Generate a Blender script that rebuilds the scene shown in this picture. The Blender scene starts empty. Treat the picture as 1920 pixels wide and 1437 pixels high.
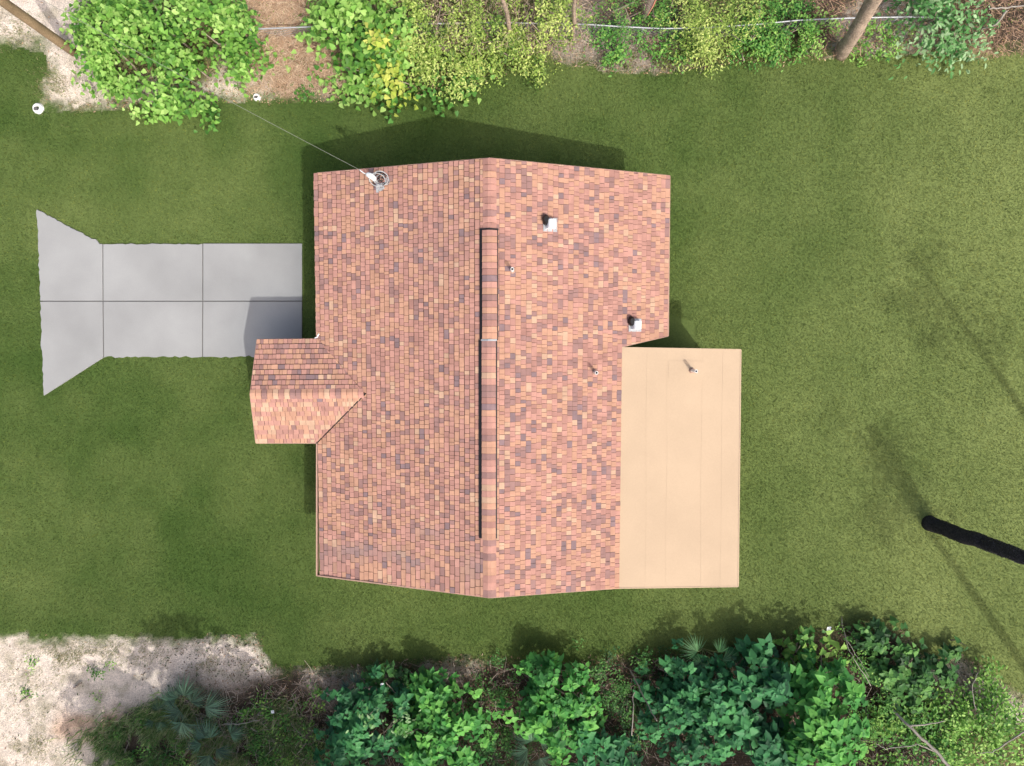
import bpy, math, random
import numpy as np
from mathutils import Vector, Matrix
rng = np.random.default_rng(7); random.seed(7)
S = bpy.context.scene
COL = S.collection
# ------------------------------------------------------------------ camera
H = 20.90; TILT = math.radians(-3.63); FPX = 1300.0
cam = bpy.data.cameras.new('camera'); co = bpy.data.objects.new('camera', cam); COL.objects.link(co)
co.location = (0, 0, H); co.rotation_euler = (TILT, 0, 0)
cam.sensor_width = 36; cam.lens = 36 * FPX / 1920; cam.clip_end = 2000; cam.clip_start = 0.1
S.camera = co
# ------------------------------------------------------------------ sky, sun, exposure
SUN_EL = math.radians(54); SX, SY = 0.60, -0.80          # horizontal direction towards the sun
w = bpy.data.worlds.new('World'); S.world = w; w.use_nodes = True
nt = w.node_tree; bg = nt.nodes['Background']
sky = nt.nodes.new('ShaderNodeTexSky'); sky.sky_type = 'NISHITA'; sky.sun_disc = False
sky.sun_elevation = SUN_EL; sky.sun_rotation = math.atan2(SX, SY)
sky.dust_density = 7; sky.ozone_density = 0.8
nt.links.new(sky.outputs[0], bg.inputs[0]); bg.inputs[1].default_value = 0.15
sl = bpy.data.lights.new('sun', 'SUN'); sl.energy = 2.1; sl.angle = math.radians(0.6); sl.color = (1, 0.96, 0.89)
so = bpy.data.objects.new('sun', sl); COL.objects.link(so)
sd = Vector((SX * math.cos(SUN_EL), SY * math.cos(SUN_EL), math.sin(SUN_EL)))
so.rotation_euler = sd.to_track_quat('Z', 'Y').to_euler(); so.location = (20, -30, 40)
S.view_settings.view_transform = 'Standard'; S.view_settings.look = 'None'
S.view_settings.exposure = 0.36; S.view_settings.gamma = 1; S.view_settings.use_curve_mapping = False

# ------------------------------------------------------------------ helpers
RX = np.array(Matrix.Rotation(TILT, 3, 'X'))
def at(px, py, z=0.0):
    """photo pixel -> world point at height z"""
    d = RX @ np.array([(px - 960) / FPX, -(py - 718.5) / FPX, -1.0])
    t = (z - H) / d[2]
    return np.array([d[0] * t, d[1] * t, z])
def atv(P, z=0.0):
    return np.array([at(a, b, z) for a, b in P])
def proj(P):
    """world points -> photo pixels"""
    q = (P - np.array([0, 0, H])) @ RX
    return np.stack([960 + FPX * q[:, 0] / -q[:, 2], 718.5 - FPX * q[:, 1] / -q[:, 2]], 1)

def mat(name, base, rough=0.8, spec=0.3, attr=None, n1=None, n2=None, bump=None, metal=0, transl=0, coords='Object'):
    """n1/n2 = (scale, detail, lo, hi) multiplicative noise ; bump=(scale,strength,dist)"""
    m = bpy.data.materials.new(name); m.use_nodes = True
    t = m.node_tree; N = t.nodes; L = t.links; p = N['Principled BSDF']
    p.inputs['Roughness'].default_value = rough; p.inputs['Specular IOR Level'].default_value = spec
    p.inputs['Metallic'].default_value = metal
    tc = N.new('ShaderNodeTexCoord')
    if attr:
        a = N.new('ShaderNodeAttribute'); a.attribute_name = attr; c = a.outputs['Color']
    else:
        r = N.new('ShaderNodeRGB'); r.outputs[0].default_value = (*base, 1); c = r.outputs[0]
    for n in (n1, n2):
        if not n: continue
        x = N.new('ShaderNodeTexNoise'); x.inputs['Scale'].default_value = n[0]; x.inputs['Detail'].default_value = n[1]
        L.new(tc.outputs[coords], x.inputs['Vector'])
        mr = N.new('ShaderNodeMapRange'); mr.inputs[1].default_value = 0.3; mr.inputs[2].default_value = 0.7
        mr.inputs[3].default_value = n[2]; mr.inputs[4].default_value = n[3]; mr.clamp = True
        L.new(x.outputs[0], mr.inputs[0])
        mx = N.new('ShaderNodeVectorMath'); mx.operation = 'SCALE'
        L.new(c, mx.inputs[0]); L.new(mr.outputs[0], mx.inputs['Scale']); c = mx.outputs[0]
    L.new(c, p.inputs['Base Color'])
    if bump:
        x = N.new('ShaderNodeTexNoise'); x.inputs['Scale'].default_value = bump[0]; x.inputs['Detail'].default_value = 4
        L.new(tc.outputs[coords], x.inputs['Vector'])
        b = N.new('ShaderNodeBump'); b.inputs['Strength'].default_value = bump[1]; b.inputs['Distance'].default_value = bump[2]
        L.new(x.outputs[0], b.inputs['Height']); L.new(b.outputs[0], p.inputs['Normal'])
    if transl:
        tr = N.new('ShaderNodeBsdfTranslucent'); L.new(c, tr.inputs['Color'])
        mi = N.new('ShaderNodeMixShader'); mi.inputs[0].default_value = transl
        L.new(p.outputs[0], mi.inputs[1]); L.new(tr.outputs[0], mi.inputs[2])
        L.new(mi.outputs[0], N['Material Output'].inputs['Surface'])
    return m

def tagset(o, label=None, cat=None, group=None, kind=None):
    if label: o['label'] = label
    if cat: o['category'] = cat
    if group: o['group'] = group
    if kind: o['kind'] = kind
    return o
def link(name, me, parent=None):
    o = bpy.data.objects.new(name, me); COL.objects.link(o)
    if parent is not None: o.parent = parent
    return o
def empty(name, loc=(0, 0, 0), label=None, cat=None, group=None, kind=None):
    o = bpy.data.objects.new(name, None); COL.objects.link(o); o.location = loc; o.empty_display_size = 0.2
    return tagset(o, label, cat, group, kind)
def mesh(name, V, F, m, tint=None, smooth=False):
    """V (n,3), F list/array of faces; tint (n,3) per vertex colour"""
    me = bpy.data.meshes.new(name)
    V = np.asarray(V, dtype=np.float32)
    if isinstance(F, np.ndarray):
        k = F.shape[1]; nf = len(F)
        me.vertices.add(len(V)); me.vertices.foreach_set('co', V.ravel())
        me.loops.add(nf * k); me.loops.foreach_set('vertex_index', F.ravel().astype(np.int32))
        me.polygons.add(nf); me.polygons.foreach_set('loop_start', np.arange(nf, dtype=np.int32) * k)
        try: me.polygons.foreach_set('loop_total', np.full(nf, k, dtype=np.int32))
        except Exception: pass
        me.update(calc_edges=True)
    else:
        me.from_pydata(V.tolist(), [], [list(map(int, f)) for f in F]); me.update()
    if tint is not None:
        a = me.color_attributes.new('tint', 'FLOAT_COLOR', 'POINT')
        c = np.ones((len(V), 4), dtype=np.float32); c[:, :3] = tint
        a.data.foreach_set('color', c.ravel())
    if smooth: me.polygons.foreach_set('use_smooth', np.ones(len(me.polygons), dtype=bool))
    me.materials.append(m)
    return me
class MB:
    """collects simple shapes into one mesh"""
    def __init__(s): s.V = []; s.F = []; s.T = []; s.n = 0
    def add(s, V, F, t=None):
        V = np.asarray(V, float); s.V.append(V); s.F += [[i + s.n for i in f] for f in F]
        s.T.append(np.tile(np.array(t if t is not None else (1, 1, 1), float), (len(V), 1))); s.n += len(V)
        return s
    def box(s, c, d, rz=0, t=None):
        x, y, z = [q / 2 for q in d]
        V = np.array([(a * x, b * y, e * z) for e in (-1, 1) for b in (-1, 1) for a in (-1, 1)])
        R = np.array([[math.cos(rz), -math.sin(rz), 0], [math.sin(rz), math.cos(rz), 0], [0, 0, 1]])
        return s.add(V @ R.T + np.array(c), [(0, 2, 3, 1), (4, 5, 7, 6), (0, 1, 5, 4), (2, 6, 7, 3), (0, 4, 6, 2), (1, 3, 7, 5)], t)
    def hexa(s, V, t=None):   # 4 bottom verts, 4 top verts (same order)
        return s.add(V, [(3, 2, 1, 0), (4, 5, 6, 7), (0, 1, 5, 4), (1, 2, 6, 5), (2, 3, 7, 6), (3, 0, 4, 7)], t)
    def tube(s, P, r, k=8, caps=True, t=None):
        P = np.asarray(P, float); n = len(P); r = np.broadcast_to(np.asarray(r, float), (n,))
        V = []
        T = np.gradient(P, axis=0); ref = np.array([0, 0, 1.0]) if abs(T[0][2]) < 0.9 * np.linalg.norm(T[0]) else np.array([1.0, 0, 0])
        for i in range(n):
            d = T[i] / (np.linalg.norm(T[i]) + 1e-9)
            a = np.cross(d, ref); a /= (np.linalg.norm(a) + 1e-9); b = np.cross(d, a); ref = np.cross(a, d)
            for j in range(k):
                q = 2 * math.pi * j / k
                V.append(P[i] + r[i] * (math.cos(q) * a + math.sin(q) * b))
        F = [(i * k + j, i * k + (j + 1) % k, (i + 1) * k + (j + 1) % k, (i + 1) * k + j) for i in range(n - 1) for j in range(k)]
        if caps: F += [tuple(range(k))[::-1], tuple((n - 1) * k + j for j in range(k))]
        return s.add(V, F, t)
    def build(s, name, m, parent=None, smooth=False, tint=False):
        V = np.concatenate(s.V)
        return link(name, mesh(name, V, s.F, m, np.concatenate(s.T) if tint else None, smooth), parent)
def inpoly(x, y, P):
    r = np.zeros(x.shape, bool); n = len(P); j = n - 1
    for i in range(n):
        xi, yi = P[i][:2]; xj, yj = P[j][:2]
        c = ((yi > y) != (yj > y)) & (x < (xj - xi) * (y - yi) / (yj - yi + 1e-12) + xi)
        r ^= c; j = i
    return r
def vnoise(x, y, sc, seed=0):
    """cheap smooth value noise 0..1"""
    x = x * sc + 100.3 + seed * 17.1; y = y * sc + 57.7 + seed * 9.3
    xi = np.floor(x).astype(np.int64); yi = np.floor(y).astype(np.int64); fx = x - xi; fy = y - yi
    def h(a, b):
        v = (a * 374761393 + b * 668265263 + seed * 144269) & 0xffffffff
        v = ((v ^ (v >> 13)) * 1274126177) & 0xffffffff
        return ((v ^ (v >> 16)) & 0xffff) / 65535.0
    fx = fx * fx * (3 - 2 * fx); fy = fy * fy * (3 - 2 * fy)
    return (h(xi, yi) * (1 - fx) + h(xi + 1, yi) * fx) * (1 - fy) + (h(xi, yi + 1) * (1 - fx) + h(xi + 1, yi + 1) * fx) * fy
def fbm(x, y, sc, seed=0, o=4):
    s = 0; a = 0.5
    for i in range(o): s = s + a * vnoise(x, y, sc * 2 ** i, seed + i); a *= 0.5
    return s / (1 - 0.5 ** o)

# ------------------------------------------------------------------ materials
M = {}
M['ground'] = mat('ground_soil', (1, 1, 1), 0.95, 0.1, attr='tint', n1=(3.0, 8, 0.80, 1.16), n2=(38, 6, 0.62, 1.28), bump=(30, 0.9, 0.04))
M['lawn'] = mat('lawn_turf', (1, 1, 1), 0.95, 0.1, attr='tint', n1=(14, 6, 0.86, 1.12), n2=(70, 5, 0.66, 1.3), bump=(70, 0.8, 0.02))
M['grass'] = mat('grass_blade', (1, 1, 1), 0.7, 0.2, attr='tint', transl=0.2)
M['concrete'] = mat('driveway_concrete', (0.290, 0.297, 0.300), 0.85, 0.25, n1=(0.5, 4, 0.86, 1.13), n2=(45, 4, 0.965, 1.03), bump=(90, 0.15, 0.004))
M['joint'] = mat('joint_dark', (0.12, 0.12, 0.12), 0.95, 0.1)
M['shingle'] = mat('asphalt_shingle', (1, 1, 1), 0.92, 0.18, attr='tint', n1=(4.5, 5, 0.88, 1.10), n2=(150, 3, 0.84, 1.14), bump=(220, 0.35, 0.003))
M['underlay'] = mat('roof_underlay', (0.06, 0.04, 0.035), 0.9, 0.1)
M['fascia'] = mat('fascia_paint', (0.40, 0.26, 0.20), 0.6, 0.3, n1=(3, 4, 0.92, 1.05))
M['stucco'] = mat('wall_stucco', (0.62, 0.55, 0.45), 0.9, 0.2, n1=(2, 5, 0.9, 1.05), bump=(60, 0.3, 0.004))
M['membrane'] = mat('membrane_sheet', (0.475, 0.360, 0.250), 0.8, 0.2, n1=(0.7, 6, 0.93, 1.04), n2=(25, 6, 0.97, 1.02), bump=(20, 0.1, 0.004), attr=None)
M['black'] = mat('black_plastic', (0.012, 0.012, 0.013), 0.5, 0.3)
M['pvc'] = mat('white_pvc', (0.8, 0.8, 0.8), 0.4, 0.4, n1=(12, 3, 0.92, 1.0))
M['galv'] = mat('galvanised_steel', (0.40, 0.42, 0.44), 0.42, 0.5, metal=0.25, n1=(14, 4, 0.85, 1.05))
M['white'] = mat('white_paint', (0.82, 0.86, 0.88), 0.45, 0.4)
M['pole'] = mat('pole_wood', (0.33, 0.235, 0.145), 0.85, 0.2, n1=(2.5, 5, 0.75, 1.15), n2=(30, 6, 0.7, 1.15), bump=(40, 0.5, 0.01))
M['wire'] = mat('cable_grey', (0.22, 0.24, 0.2), 0.5, 0.4)
M['bark'] = mat('pale_bark', (0.48, 0.37, 0.29), 0.9, 0.2, n1=(3, 5, 0.7, 1.15), n2=(22, 7, 0.55, 1.2), bump=(25, 0.9, 0.03))
M['twig'] = mat('twig_bark', (0.30, 0.245, 0.205), 0.9, 0.2, n1=(9, 4, 0.6, 1.25))
M['palmbark'] = mat('dark_palm_bark', (0.045, 0.042, 0.046), 0.95, 0.1, n1=(20, 5, 0.5, 1.5), bump=(50, 0.9, 0.03))
M['leaf'] = mat('leaf', (1, 1, 1), 0.52, 0.28, attr='tint', transl=0.28)
M['litter'] = mat('litter', (1, 1, 1), 0.9, 0.15, attr='tint')
M['frond'] = mat('palmetto_leaf', (1, 1, 1), 0.5, 0.4, attr='tint', transl=0.15)

# ------------------------------------------------------------------ ground, lawn
LAWN = [(-1400, 95), (0, 95), (50, 97), (88, 96), (84, 135), (70, 168), (58, 196), (90, 214), (190, 214), (330, 206), (480, 200), (500, 192), (640, 192),
        (760, 180), (860, 168), (905, 160), (960, 138), (1060, 125), (1130, 131), (1230, 142), (1300, 131), (1400, 122), (1500, 117), (1600, 111),
        (1750, 106), (1920, 110), (3300, 120), (3300, 1330), (1920, 1292), (1880, 1282), (1850, 1250), (1800, 1212), (1775, 1232), (1740, 1226), (1690, 1182),
        (1650, 1154), (1600, 1160), (1500, 1188), (1440, 1202), (1380, 1212), (1300, 1226), (1200, 1224), (1050, 1236), (900, 1226), (800, 1234),
        (640, 1252), (520, 1246), (502, 1216), (494, 1192), (300, 1190), (100, 1187), (0, 1184), (-1400, 1184)]
LW = atv(LAWN, 0)[:, :2]
def lawncol(x, y):
    a = fbm(x, y, 0.28, 31, 4); b = fbm(x, y, 1.1, 41, 4)
    g1 = np.array((0.058, 0.104, 0.024)); g2 = np.array((0.212, 0.258, 0.088))
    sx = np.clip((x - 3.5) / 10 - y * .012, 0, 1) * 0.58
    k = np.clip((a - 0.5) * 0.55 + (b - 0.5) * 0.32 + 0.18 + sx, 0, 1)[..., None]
    return g1 * (1 - k) + g2 * k
# lawn outline refined and roughened
def refine(P, step, amp, seed):
    out = []
    for i in range(len(P)):
        a = np.array(P[i]); b = np.array(P[(i + 1) % len(P)]); n = max(1, int(np.linalg.norm(b - a) / step))
        if np.linalg.norm(b - a) > 15: n = 6
        for k in range(n): out.append(a + (b - a) * k / n)
    out = np.array(out)
    out[:, 0] += (fbm(out[:, 0], out[:, 1], 2.5, seed) - 0.5) * amp
    out[:, 1] += (fbm(out[:, 0], out[:, 1], 2.5, seed + 5) - 0.5) * amp
    return out
LP = refine(LW, 0.15, 0.45, 3)
# colour zones of bare ground: (px, py, radius px, colour)
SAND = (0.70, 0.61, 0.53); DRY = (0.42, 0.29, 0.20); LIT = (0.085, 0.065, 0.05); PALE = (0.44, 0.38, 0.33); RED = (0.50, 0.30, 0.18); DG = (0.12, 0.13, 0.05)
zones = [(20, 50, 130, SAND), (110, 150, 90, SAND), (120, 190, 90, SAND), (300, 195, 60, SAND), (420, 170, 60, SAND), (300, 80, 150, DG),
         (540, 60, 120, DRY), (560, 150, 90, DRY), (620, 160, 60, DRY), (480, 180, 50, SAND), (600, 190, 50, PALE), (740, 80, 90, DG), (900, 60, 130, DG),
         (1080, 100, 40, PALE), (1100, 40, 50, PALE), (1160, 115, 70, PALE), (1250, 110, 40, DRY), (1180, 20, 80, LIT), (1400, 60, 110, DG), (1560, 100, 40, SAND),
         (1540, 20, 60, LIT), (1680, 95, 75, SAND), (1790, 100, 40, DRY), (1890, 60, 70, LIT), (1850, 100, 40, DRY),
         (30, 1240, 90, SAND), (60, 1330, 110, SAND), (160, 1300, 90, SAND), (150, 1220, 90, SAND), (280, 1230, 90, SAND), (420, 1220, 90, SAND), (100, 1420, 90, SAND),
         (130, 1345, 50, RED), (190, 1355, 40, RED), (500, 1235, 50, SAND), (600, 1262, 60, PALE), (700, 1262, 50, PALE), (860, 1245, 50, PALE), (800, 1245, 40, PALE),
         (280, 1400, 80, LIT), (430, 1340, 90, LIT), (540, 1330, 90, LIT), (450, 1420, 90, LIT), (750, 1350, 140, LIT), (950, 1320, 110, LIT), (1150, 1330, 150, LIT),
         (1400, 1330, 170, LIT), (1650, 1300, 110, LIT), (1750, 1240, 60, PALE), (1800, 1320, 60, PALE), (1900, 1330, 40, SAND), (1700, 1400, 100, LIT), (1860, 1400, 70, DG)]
zw = [(*at(a, b)[:2], r / 61.5, c) for a, b, r, c in zones]
def zonecol(x, y):
    n = fbm(x, y, 0.9, 3); jx = (n - 0.5) * 1.6; jy = (fbm(x, y, 0.9, 8) - 0.5) * 1.6
    W = np.full(x.shape, 0.02); C = np.tile(np.array((0.13, 0.11, 0.06)) * 0.02, x.shape + (1,))
    for a, b, r, c in zw:
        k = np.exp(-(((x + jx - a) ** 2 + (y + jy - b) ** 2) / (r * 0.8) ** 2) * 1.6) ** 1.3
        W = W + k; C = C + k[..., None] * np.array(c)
    C = C / W[..., None]
    m = fbm(x, y, 2.2, 21, 5)[..., None]                                    # leaf mould and weeds breaking up the sand
    k = np.clip((m - 0.56) * 7, 0, 1) * 0.55
    C = C * (1 - k) + k * C * np.array((0.45, 0.47, 0.38))
    g = np.zeros(x.shape)                                                    # thinning turf: share of grass around each point
    for i in range(16):
        q = i * 2.39996; rr_ = 0.50 * math.sqrt((i + .5) / 16)
        g += inpoly(x + rr_ * math.cos(q), y + rr_ * math.sin(q), LP)
    g = np.clip(g / 16 * 2.1 + (fbm(x, y, 3.2, 91, 4) - .5) * 1.9 * (g > 0) * (g < 16), 0, 1)[..., None]
    C = C * (1 - g) + g * lawncol(x, y)
    return C
def sheet(x0, x1, y0, y1, step, z, colf, bumpz=0.0):
    xs = np.arange(x0, x1 + 1e-6, step); ys = np.arange(y0, y1 + 1e-6, step)
    X, Y = np.meshgrid(xs, ys); nx, ny = len(xs), len(ys)
    Z = np.full(X.shape, z) + bumpz
    V = np.stack([X, Y, Z], -1).reshape(-1, 3)
    i = np.arange((ny - 1) * (nx - 1)); r = i // (nx - 1); c = i % (nx - 1); a = r * nx + c
    F = np.stack([a, a + 1, a + nx + 1, a + nx], 1)
    return V, F, colf(X, Y).reshape(-1, 3)
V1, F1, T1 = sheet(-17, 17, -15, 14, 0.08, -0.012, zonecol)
# outer ring to the horizon, welded visually by a frame of quads around the fine sheet
xo = [-900, V1[:, 0].min(), V1[:, 0].max(), 900]; yo = [-900, V1[:, 1].min(), V1[:, 1].max(), 900]
OV = [(x, y, -0.012) for y in yo for x in xo]; OF = [(r * 4 + c, r * 4 + c + 1, r * 4 + c + 5, r * 4 + c + 4) for r in range(3) for c in range(3) if not (r == 1 and c == 1)]
GV = np.concatenate([V1, np.array(OV)]); GF = np.concatenate([F1, np.array(OF) + len(V1)])
GT = np.concatenate([T1, np.tile((0.14, 0.13, 0.07), (16, 1))])
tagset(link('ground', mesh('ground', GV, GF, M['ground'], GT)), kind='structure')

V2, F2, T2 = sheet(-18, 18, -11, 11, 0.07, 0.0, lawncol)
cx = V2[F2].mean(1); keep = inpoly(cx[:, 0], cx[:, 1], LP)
F2 = F2[keep]; used = np.unique(F2); remap = -np.ones(len(V2), int); remap[used] = np.arange(len(used))
SO = []
for sx_ in (-1, 1):
    e = LP[(np.abs(LP[:, 0]) > 17.5) & (np.sign(LP[:, 0]) == sx_)]
    SO += [(sx_ * 18, -8.2 if sx_ < 0 else -9.5, 0), (sx_ * 40, -8.2 if sx_ < 0 else -9.8, 0), (sx_ * 40, 9.8, 0), (sx_ * 18, 9.8, 0)]
nb = len(used); SO = np.array(SO, float)
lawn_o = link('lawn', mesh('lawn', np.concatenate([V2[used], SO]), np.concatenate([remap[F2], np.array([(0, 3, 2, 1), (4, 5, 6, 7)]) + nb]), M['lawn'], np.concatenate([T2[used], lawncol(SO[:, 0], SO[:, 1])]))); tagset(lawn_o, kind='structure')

# ------------------------------------------------------------------ driveway
DZ = 0.05
def slab_poly(P, rough_edges=()):
    out = []
    for i in range(len(P)):
        a = np.array(P[i], float); b = np.array(P[(i + 1) % len(P)], float)
        n = 26 if i in rough_edges else 1
        for k in range(n):
            q = a + (b - a) * k / n
            if i in rough_edges and k: q = q + rng.normal(0, 1.1, 2)
            out.append(q)
    return out
drv = empty('driveway', at(320, 565), kind='structure')
def prism(P, z0, z1, name, m, parent=None, bev=0.008):
    P = np.array(P); n = len(P); c = P[:, :2].mean(0)
    inn = P[:, :2] + (c - P[:, :2]) / np.linalg.norm(c - P[:, :2], axis=1)[:, None] * bev
    V = np.concatenate([np.c_[P[:, :2], np.full(n, z0)], np.c_[P[:, :2], np.full(n, z1 - bev * 0.6)], np.c_[inn, np.full(n, z1)]])
    F = [tuple(2 * n + i for i in range(n))]
    for i in range(n):
        j = (i + 1) % n; F += [(i, j, n + j, n + i), (n + i, n + j, 2 * n + j, 2 * n + i)]
    # orientation: make top face point up
    a = 0.5 * sum(P[i][0] * P[(i + 1) % n][1] - P[(i + 1) % n][0] * P[i][1] for i in range(n))
    if a < 0: F = [f[::-1] for f in F]
    loc = np.array(parent.location) if parent else 0
    o = link(name, mesh(name, V - loc, F, m), parent)
    return o
prism(atv([(73, 398), (192, 460), (566, 459), (566, 668), (194, 668), (86, 738)], DZ), -0.03, DZ - 0.022, 'joint_bed', M['joint'], drv)
g = 0.9
for P, re in [([(69, 393), (192.5 - g, 458), (193 - g, 565 - g), (75, 565 - g)], (0, 3)), ([(75, 565 + g), (193 - g, 565 + g), (194 - g, 671), (82, 742)], (3,)),
              ([(192.5 + g, 458.5), (380 - g, 457.5), (380 - g, 565 - g), (193 + g, 565 - g)], (0,)), ([(193 + g, 565 + g), (380 - g, 565 + g), (379.5 - g, 669.5), (194 + g, 670.5)], (2,)),
              ([(380 + g, 457), (566, 457), (566, 565 - g), (380 + g, 565 - g)], ()), ([(380 + g, 565 + g), (566, 565 + g), (566, 669), (379.5 + g, 669.5)], (2,))]:
    prism(atv(slab_poly(P, re), DZ), -0.02, DZ, 'concrete_slab', M['concrete'], drv)
DRVP = atv([(69, 393), (192, 458), (566, 457), (566, 669), (194, 670), (82, 742)], 0)[:, :2]

# ------------------------------------------------------------------ lawn grass blades (uncountable)
HOUSEP = np.array([(-4.5, 4.8), (3.4, 4.8), (3.4, 1.2), (5.5, 0.5), (5.5, -4.8), (-4.5, -4.8)])
def blades(n, x, y, L, wd, tint, lean=0.6, z=0.0):
    yaw = rng.uniform(0, 2 * math.pi, n); l = L * rng.uniform(0.6, 1.3, n); q = rng.uniform(0.15, 1, n) * lean
    hx = np.cos(yaw) * l * np.sin(q); hy = np.sin(yaw) * l * np.sin(q); hz = l * np.cos(q)
    a2 = yaw + math.pi / 2 + rng.normal(0, 0.6, n); ww = wd * rng.uniform(0.6, 1.3, n) / 2
    V = np.empty((n, 3, 3), np.float32)
    V[:, 0] = np.stack([x - np.cos(a2) * ww, y - np.sin(a2) * ww, np.full(n, z)], 1)
    V[:, 1] = np.stack([x + np.cos(a2) * ww, y + np.sin(a2) * ww, np.full(n, z)], 1)
    V[:, 2] = np.stack([x + hx, y + hy, z + hz], 1)
    return V.reshape(-1, 3), np.arange(3 * n).reshape(-1, 3), np.repeat(tint, 3, 0)
n0 = 900000
bx = rng.uniform(-17.5, 17.5, n0); by = rng.uniform(-11.5, 10.5, n0)
LPW = LP
k1 = inpoly(bx, by, LPW)
# fringe: blades straying past the turf edge
k2 = ~k1 & inpoly(bx + rng.normal(0, 0.22, n0), by + rng.normal(0, 0.22, n0), LPW) & (rng.random(n0) < 0.75)
kk = (k1 | k2) & ~inpoly(bx, by, DRVP) & ~inpoly(bx, by, HOUSEP)
bx, by = bx[kk], by[kk]; n = len(bx)
tt = lawncol(bx, by) * rng.uniform(0.75, 1.55, (n, 1)) * np.where(rng.random((n, 1)) < 0.12, np.array([[1.5, 1.25, 0.9]]), 1.0)
V, F, T = blades(n, bx, by, 0.060, 0.016, tt, 1.15)
tagset(link('lawn_grass', mesh('lawn_grass', V, F, M['grass'], T)), 'short green turf blades covering the lawn around the house', 'grass', kind='stuff')

# ------------------------------------------------------------------ HOUSE
ZE = 2.20; RISE = 1.6; ZR = ZE + RISE
house = empty('house', (0, 0, 0), 'house with salmon pink shingle gable roof, small front gable and cream flat roofed addition', 'house')
roof = empty('roof'); roof.parent = house
A0 = at(918, 297, ZR); A1 = at(918, 1121, ZR)
eL0 = at(594, 325, ZE); eL1 = at(593.5, 1080, ZE); eR0 = at(1256, 330, ZE)
ZJ = None
EXP = 0.143
PAL = [((0.480, 0.272, 0.185), .34), ((0.455, 0.246, 0.196), .28), ((0.385, 0.208, 0.168), .20), ((0.300, 0.178, 0.158), .11), ((0.235, 0.162, 0.165), .03), ((0.510, 0.335, 0.230), .04)]
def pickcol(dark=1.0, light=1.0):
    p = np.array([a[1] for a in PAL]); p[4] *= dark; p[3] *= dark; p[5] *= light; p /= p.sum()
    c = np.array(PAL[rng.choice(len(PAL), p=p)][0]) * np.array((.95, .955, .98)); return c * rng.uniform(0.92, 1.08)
class Plane:
    """roof plane: P(s,t) = O + s*a + t*b (+ h*n)"""
    def __init__(s, O, a, b): s.O = O; s.a = a / np.linalg.norm(a); b = b - s.a * (b @ s.a); s.b = b / np.linalg.norm(b); n = np.cross(s.a, s.b); s.n = n if n[2] > 0 else -n
    def P(s, u, t, h=0): return s.O + s.a * u + s.b * t + s.n * h
    def st(s, P): d = P - s.O; return d @ s.a, d @ s.b
tabs = []          # (8 verts, colour)
def lay(plane, t_end, smin, smax, t0=0.10, long_from=None, dark=1.0, light=1.0, mauve=None, shade_band=.20):
    n = int(math.ceil((t_end - t0) / EXP)); e = (t_end - t0) / n
    for k in range(n):
        ta = t0 + k * e - 0.035; tb = t0 + (k + 1) * e + rng.normal(0, 0.0015)
        lo = min(smin(ta), smin(tb)); hi = max(smax(ta), smax(tb)); s = lo - rng.uniform(0, 0.12)
        high = rng.random() < 0.5
        last = None
        while s < hi:
            wd = rng.choice([0.085, 0.105, 0.125, 0.145, 0.18, 0.24], p=[.10, .26, .30, .20, .10, .04])
            if long_from is not None and s > long_from: wd *= 1 + min(1, (s - long_from) / 1.2) * 1.1
            s1 = s + wd; col = pickcol(dark, light)
            if last is not None and rng.random() < 0.07: col = last * rng.uniform(0.94, 1.04)
            last = col
            hb = (0.030 if high else 0.017) + rng.uniform(-0.002, 0.003); high = not high if rng.random() < 0.85 else high
            gap = 0.0038
            c = []
            for (u, t) in ((s + gap, ta), (s1 - gap, ta), (s1 - gap, tb), (s + gap, tb)):
                c.append((min(max(u, smin(t)), smax(t)), t))
            if c[1][0] - c[0][0] > 0.012 or c[2][0] - c[3][0] > 0.012:
                hh = [0.003, 0.003, hb, hb]
                V = [plane.P(u, t, -0.004) for u, t in c] + [plane.P(u, t, h) for (u, t), h in zip(c, hh)]
                cc = col
                if mauve: cc = mauve(V[7], col)
                tabs.append((np.array(V), cc, shade_band))
            s = s1
a = A1 - A0
# left slope
PL = Plane(A0, a, eL0 - A0)
def lim(plane, p, q):
    s0, t0 = plane.st(p); s1, t1 = plane.st(q)
    return lambda t: s0 + (s1 - s0) * (t - t0) / (t1 - t0)
tL = (PL.st(eL0)[1] + PL.st(eL1)[1]) / 2
def stain(P, c):
    q = proj(P[None])[0]; k = 0
    for (x, y, rx, ry, f) in ((660, 1028, 50, 14, 0.75), (735, 1035, 28, 12, 0.6), (770, 1050, 20, 9, 0.75), (800, 995, 30, 12, 0.5), (880, 1060, 22, 30, 0.5), (610, 1050, 20, 22, 0.35), (840, 420, 45, 40, 0.12), (820, 470, 60, 60, .15)):
        k = max(k, f * math.exp(-(((q[0] - x) / rx) ** 2 + ((q[1] - y) / ry) ** 2)))
    return c * (1 - k) + np.array((0.26, 0.19, 0.185)) * k
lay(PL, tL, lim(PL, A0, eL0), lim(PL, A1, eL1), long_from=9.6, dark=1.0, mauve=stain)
# right slope
eR1 = at(1255, 1096, ZE)
PR = Plane(A0, a, eR0 - A0)
tR = PR.st(eR0)[1]
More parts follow.
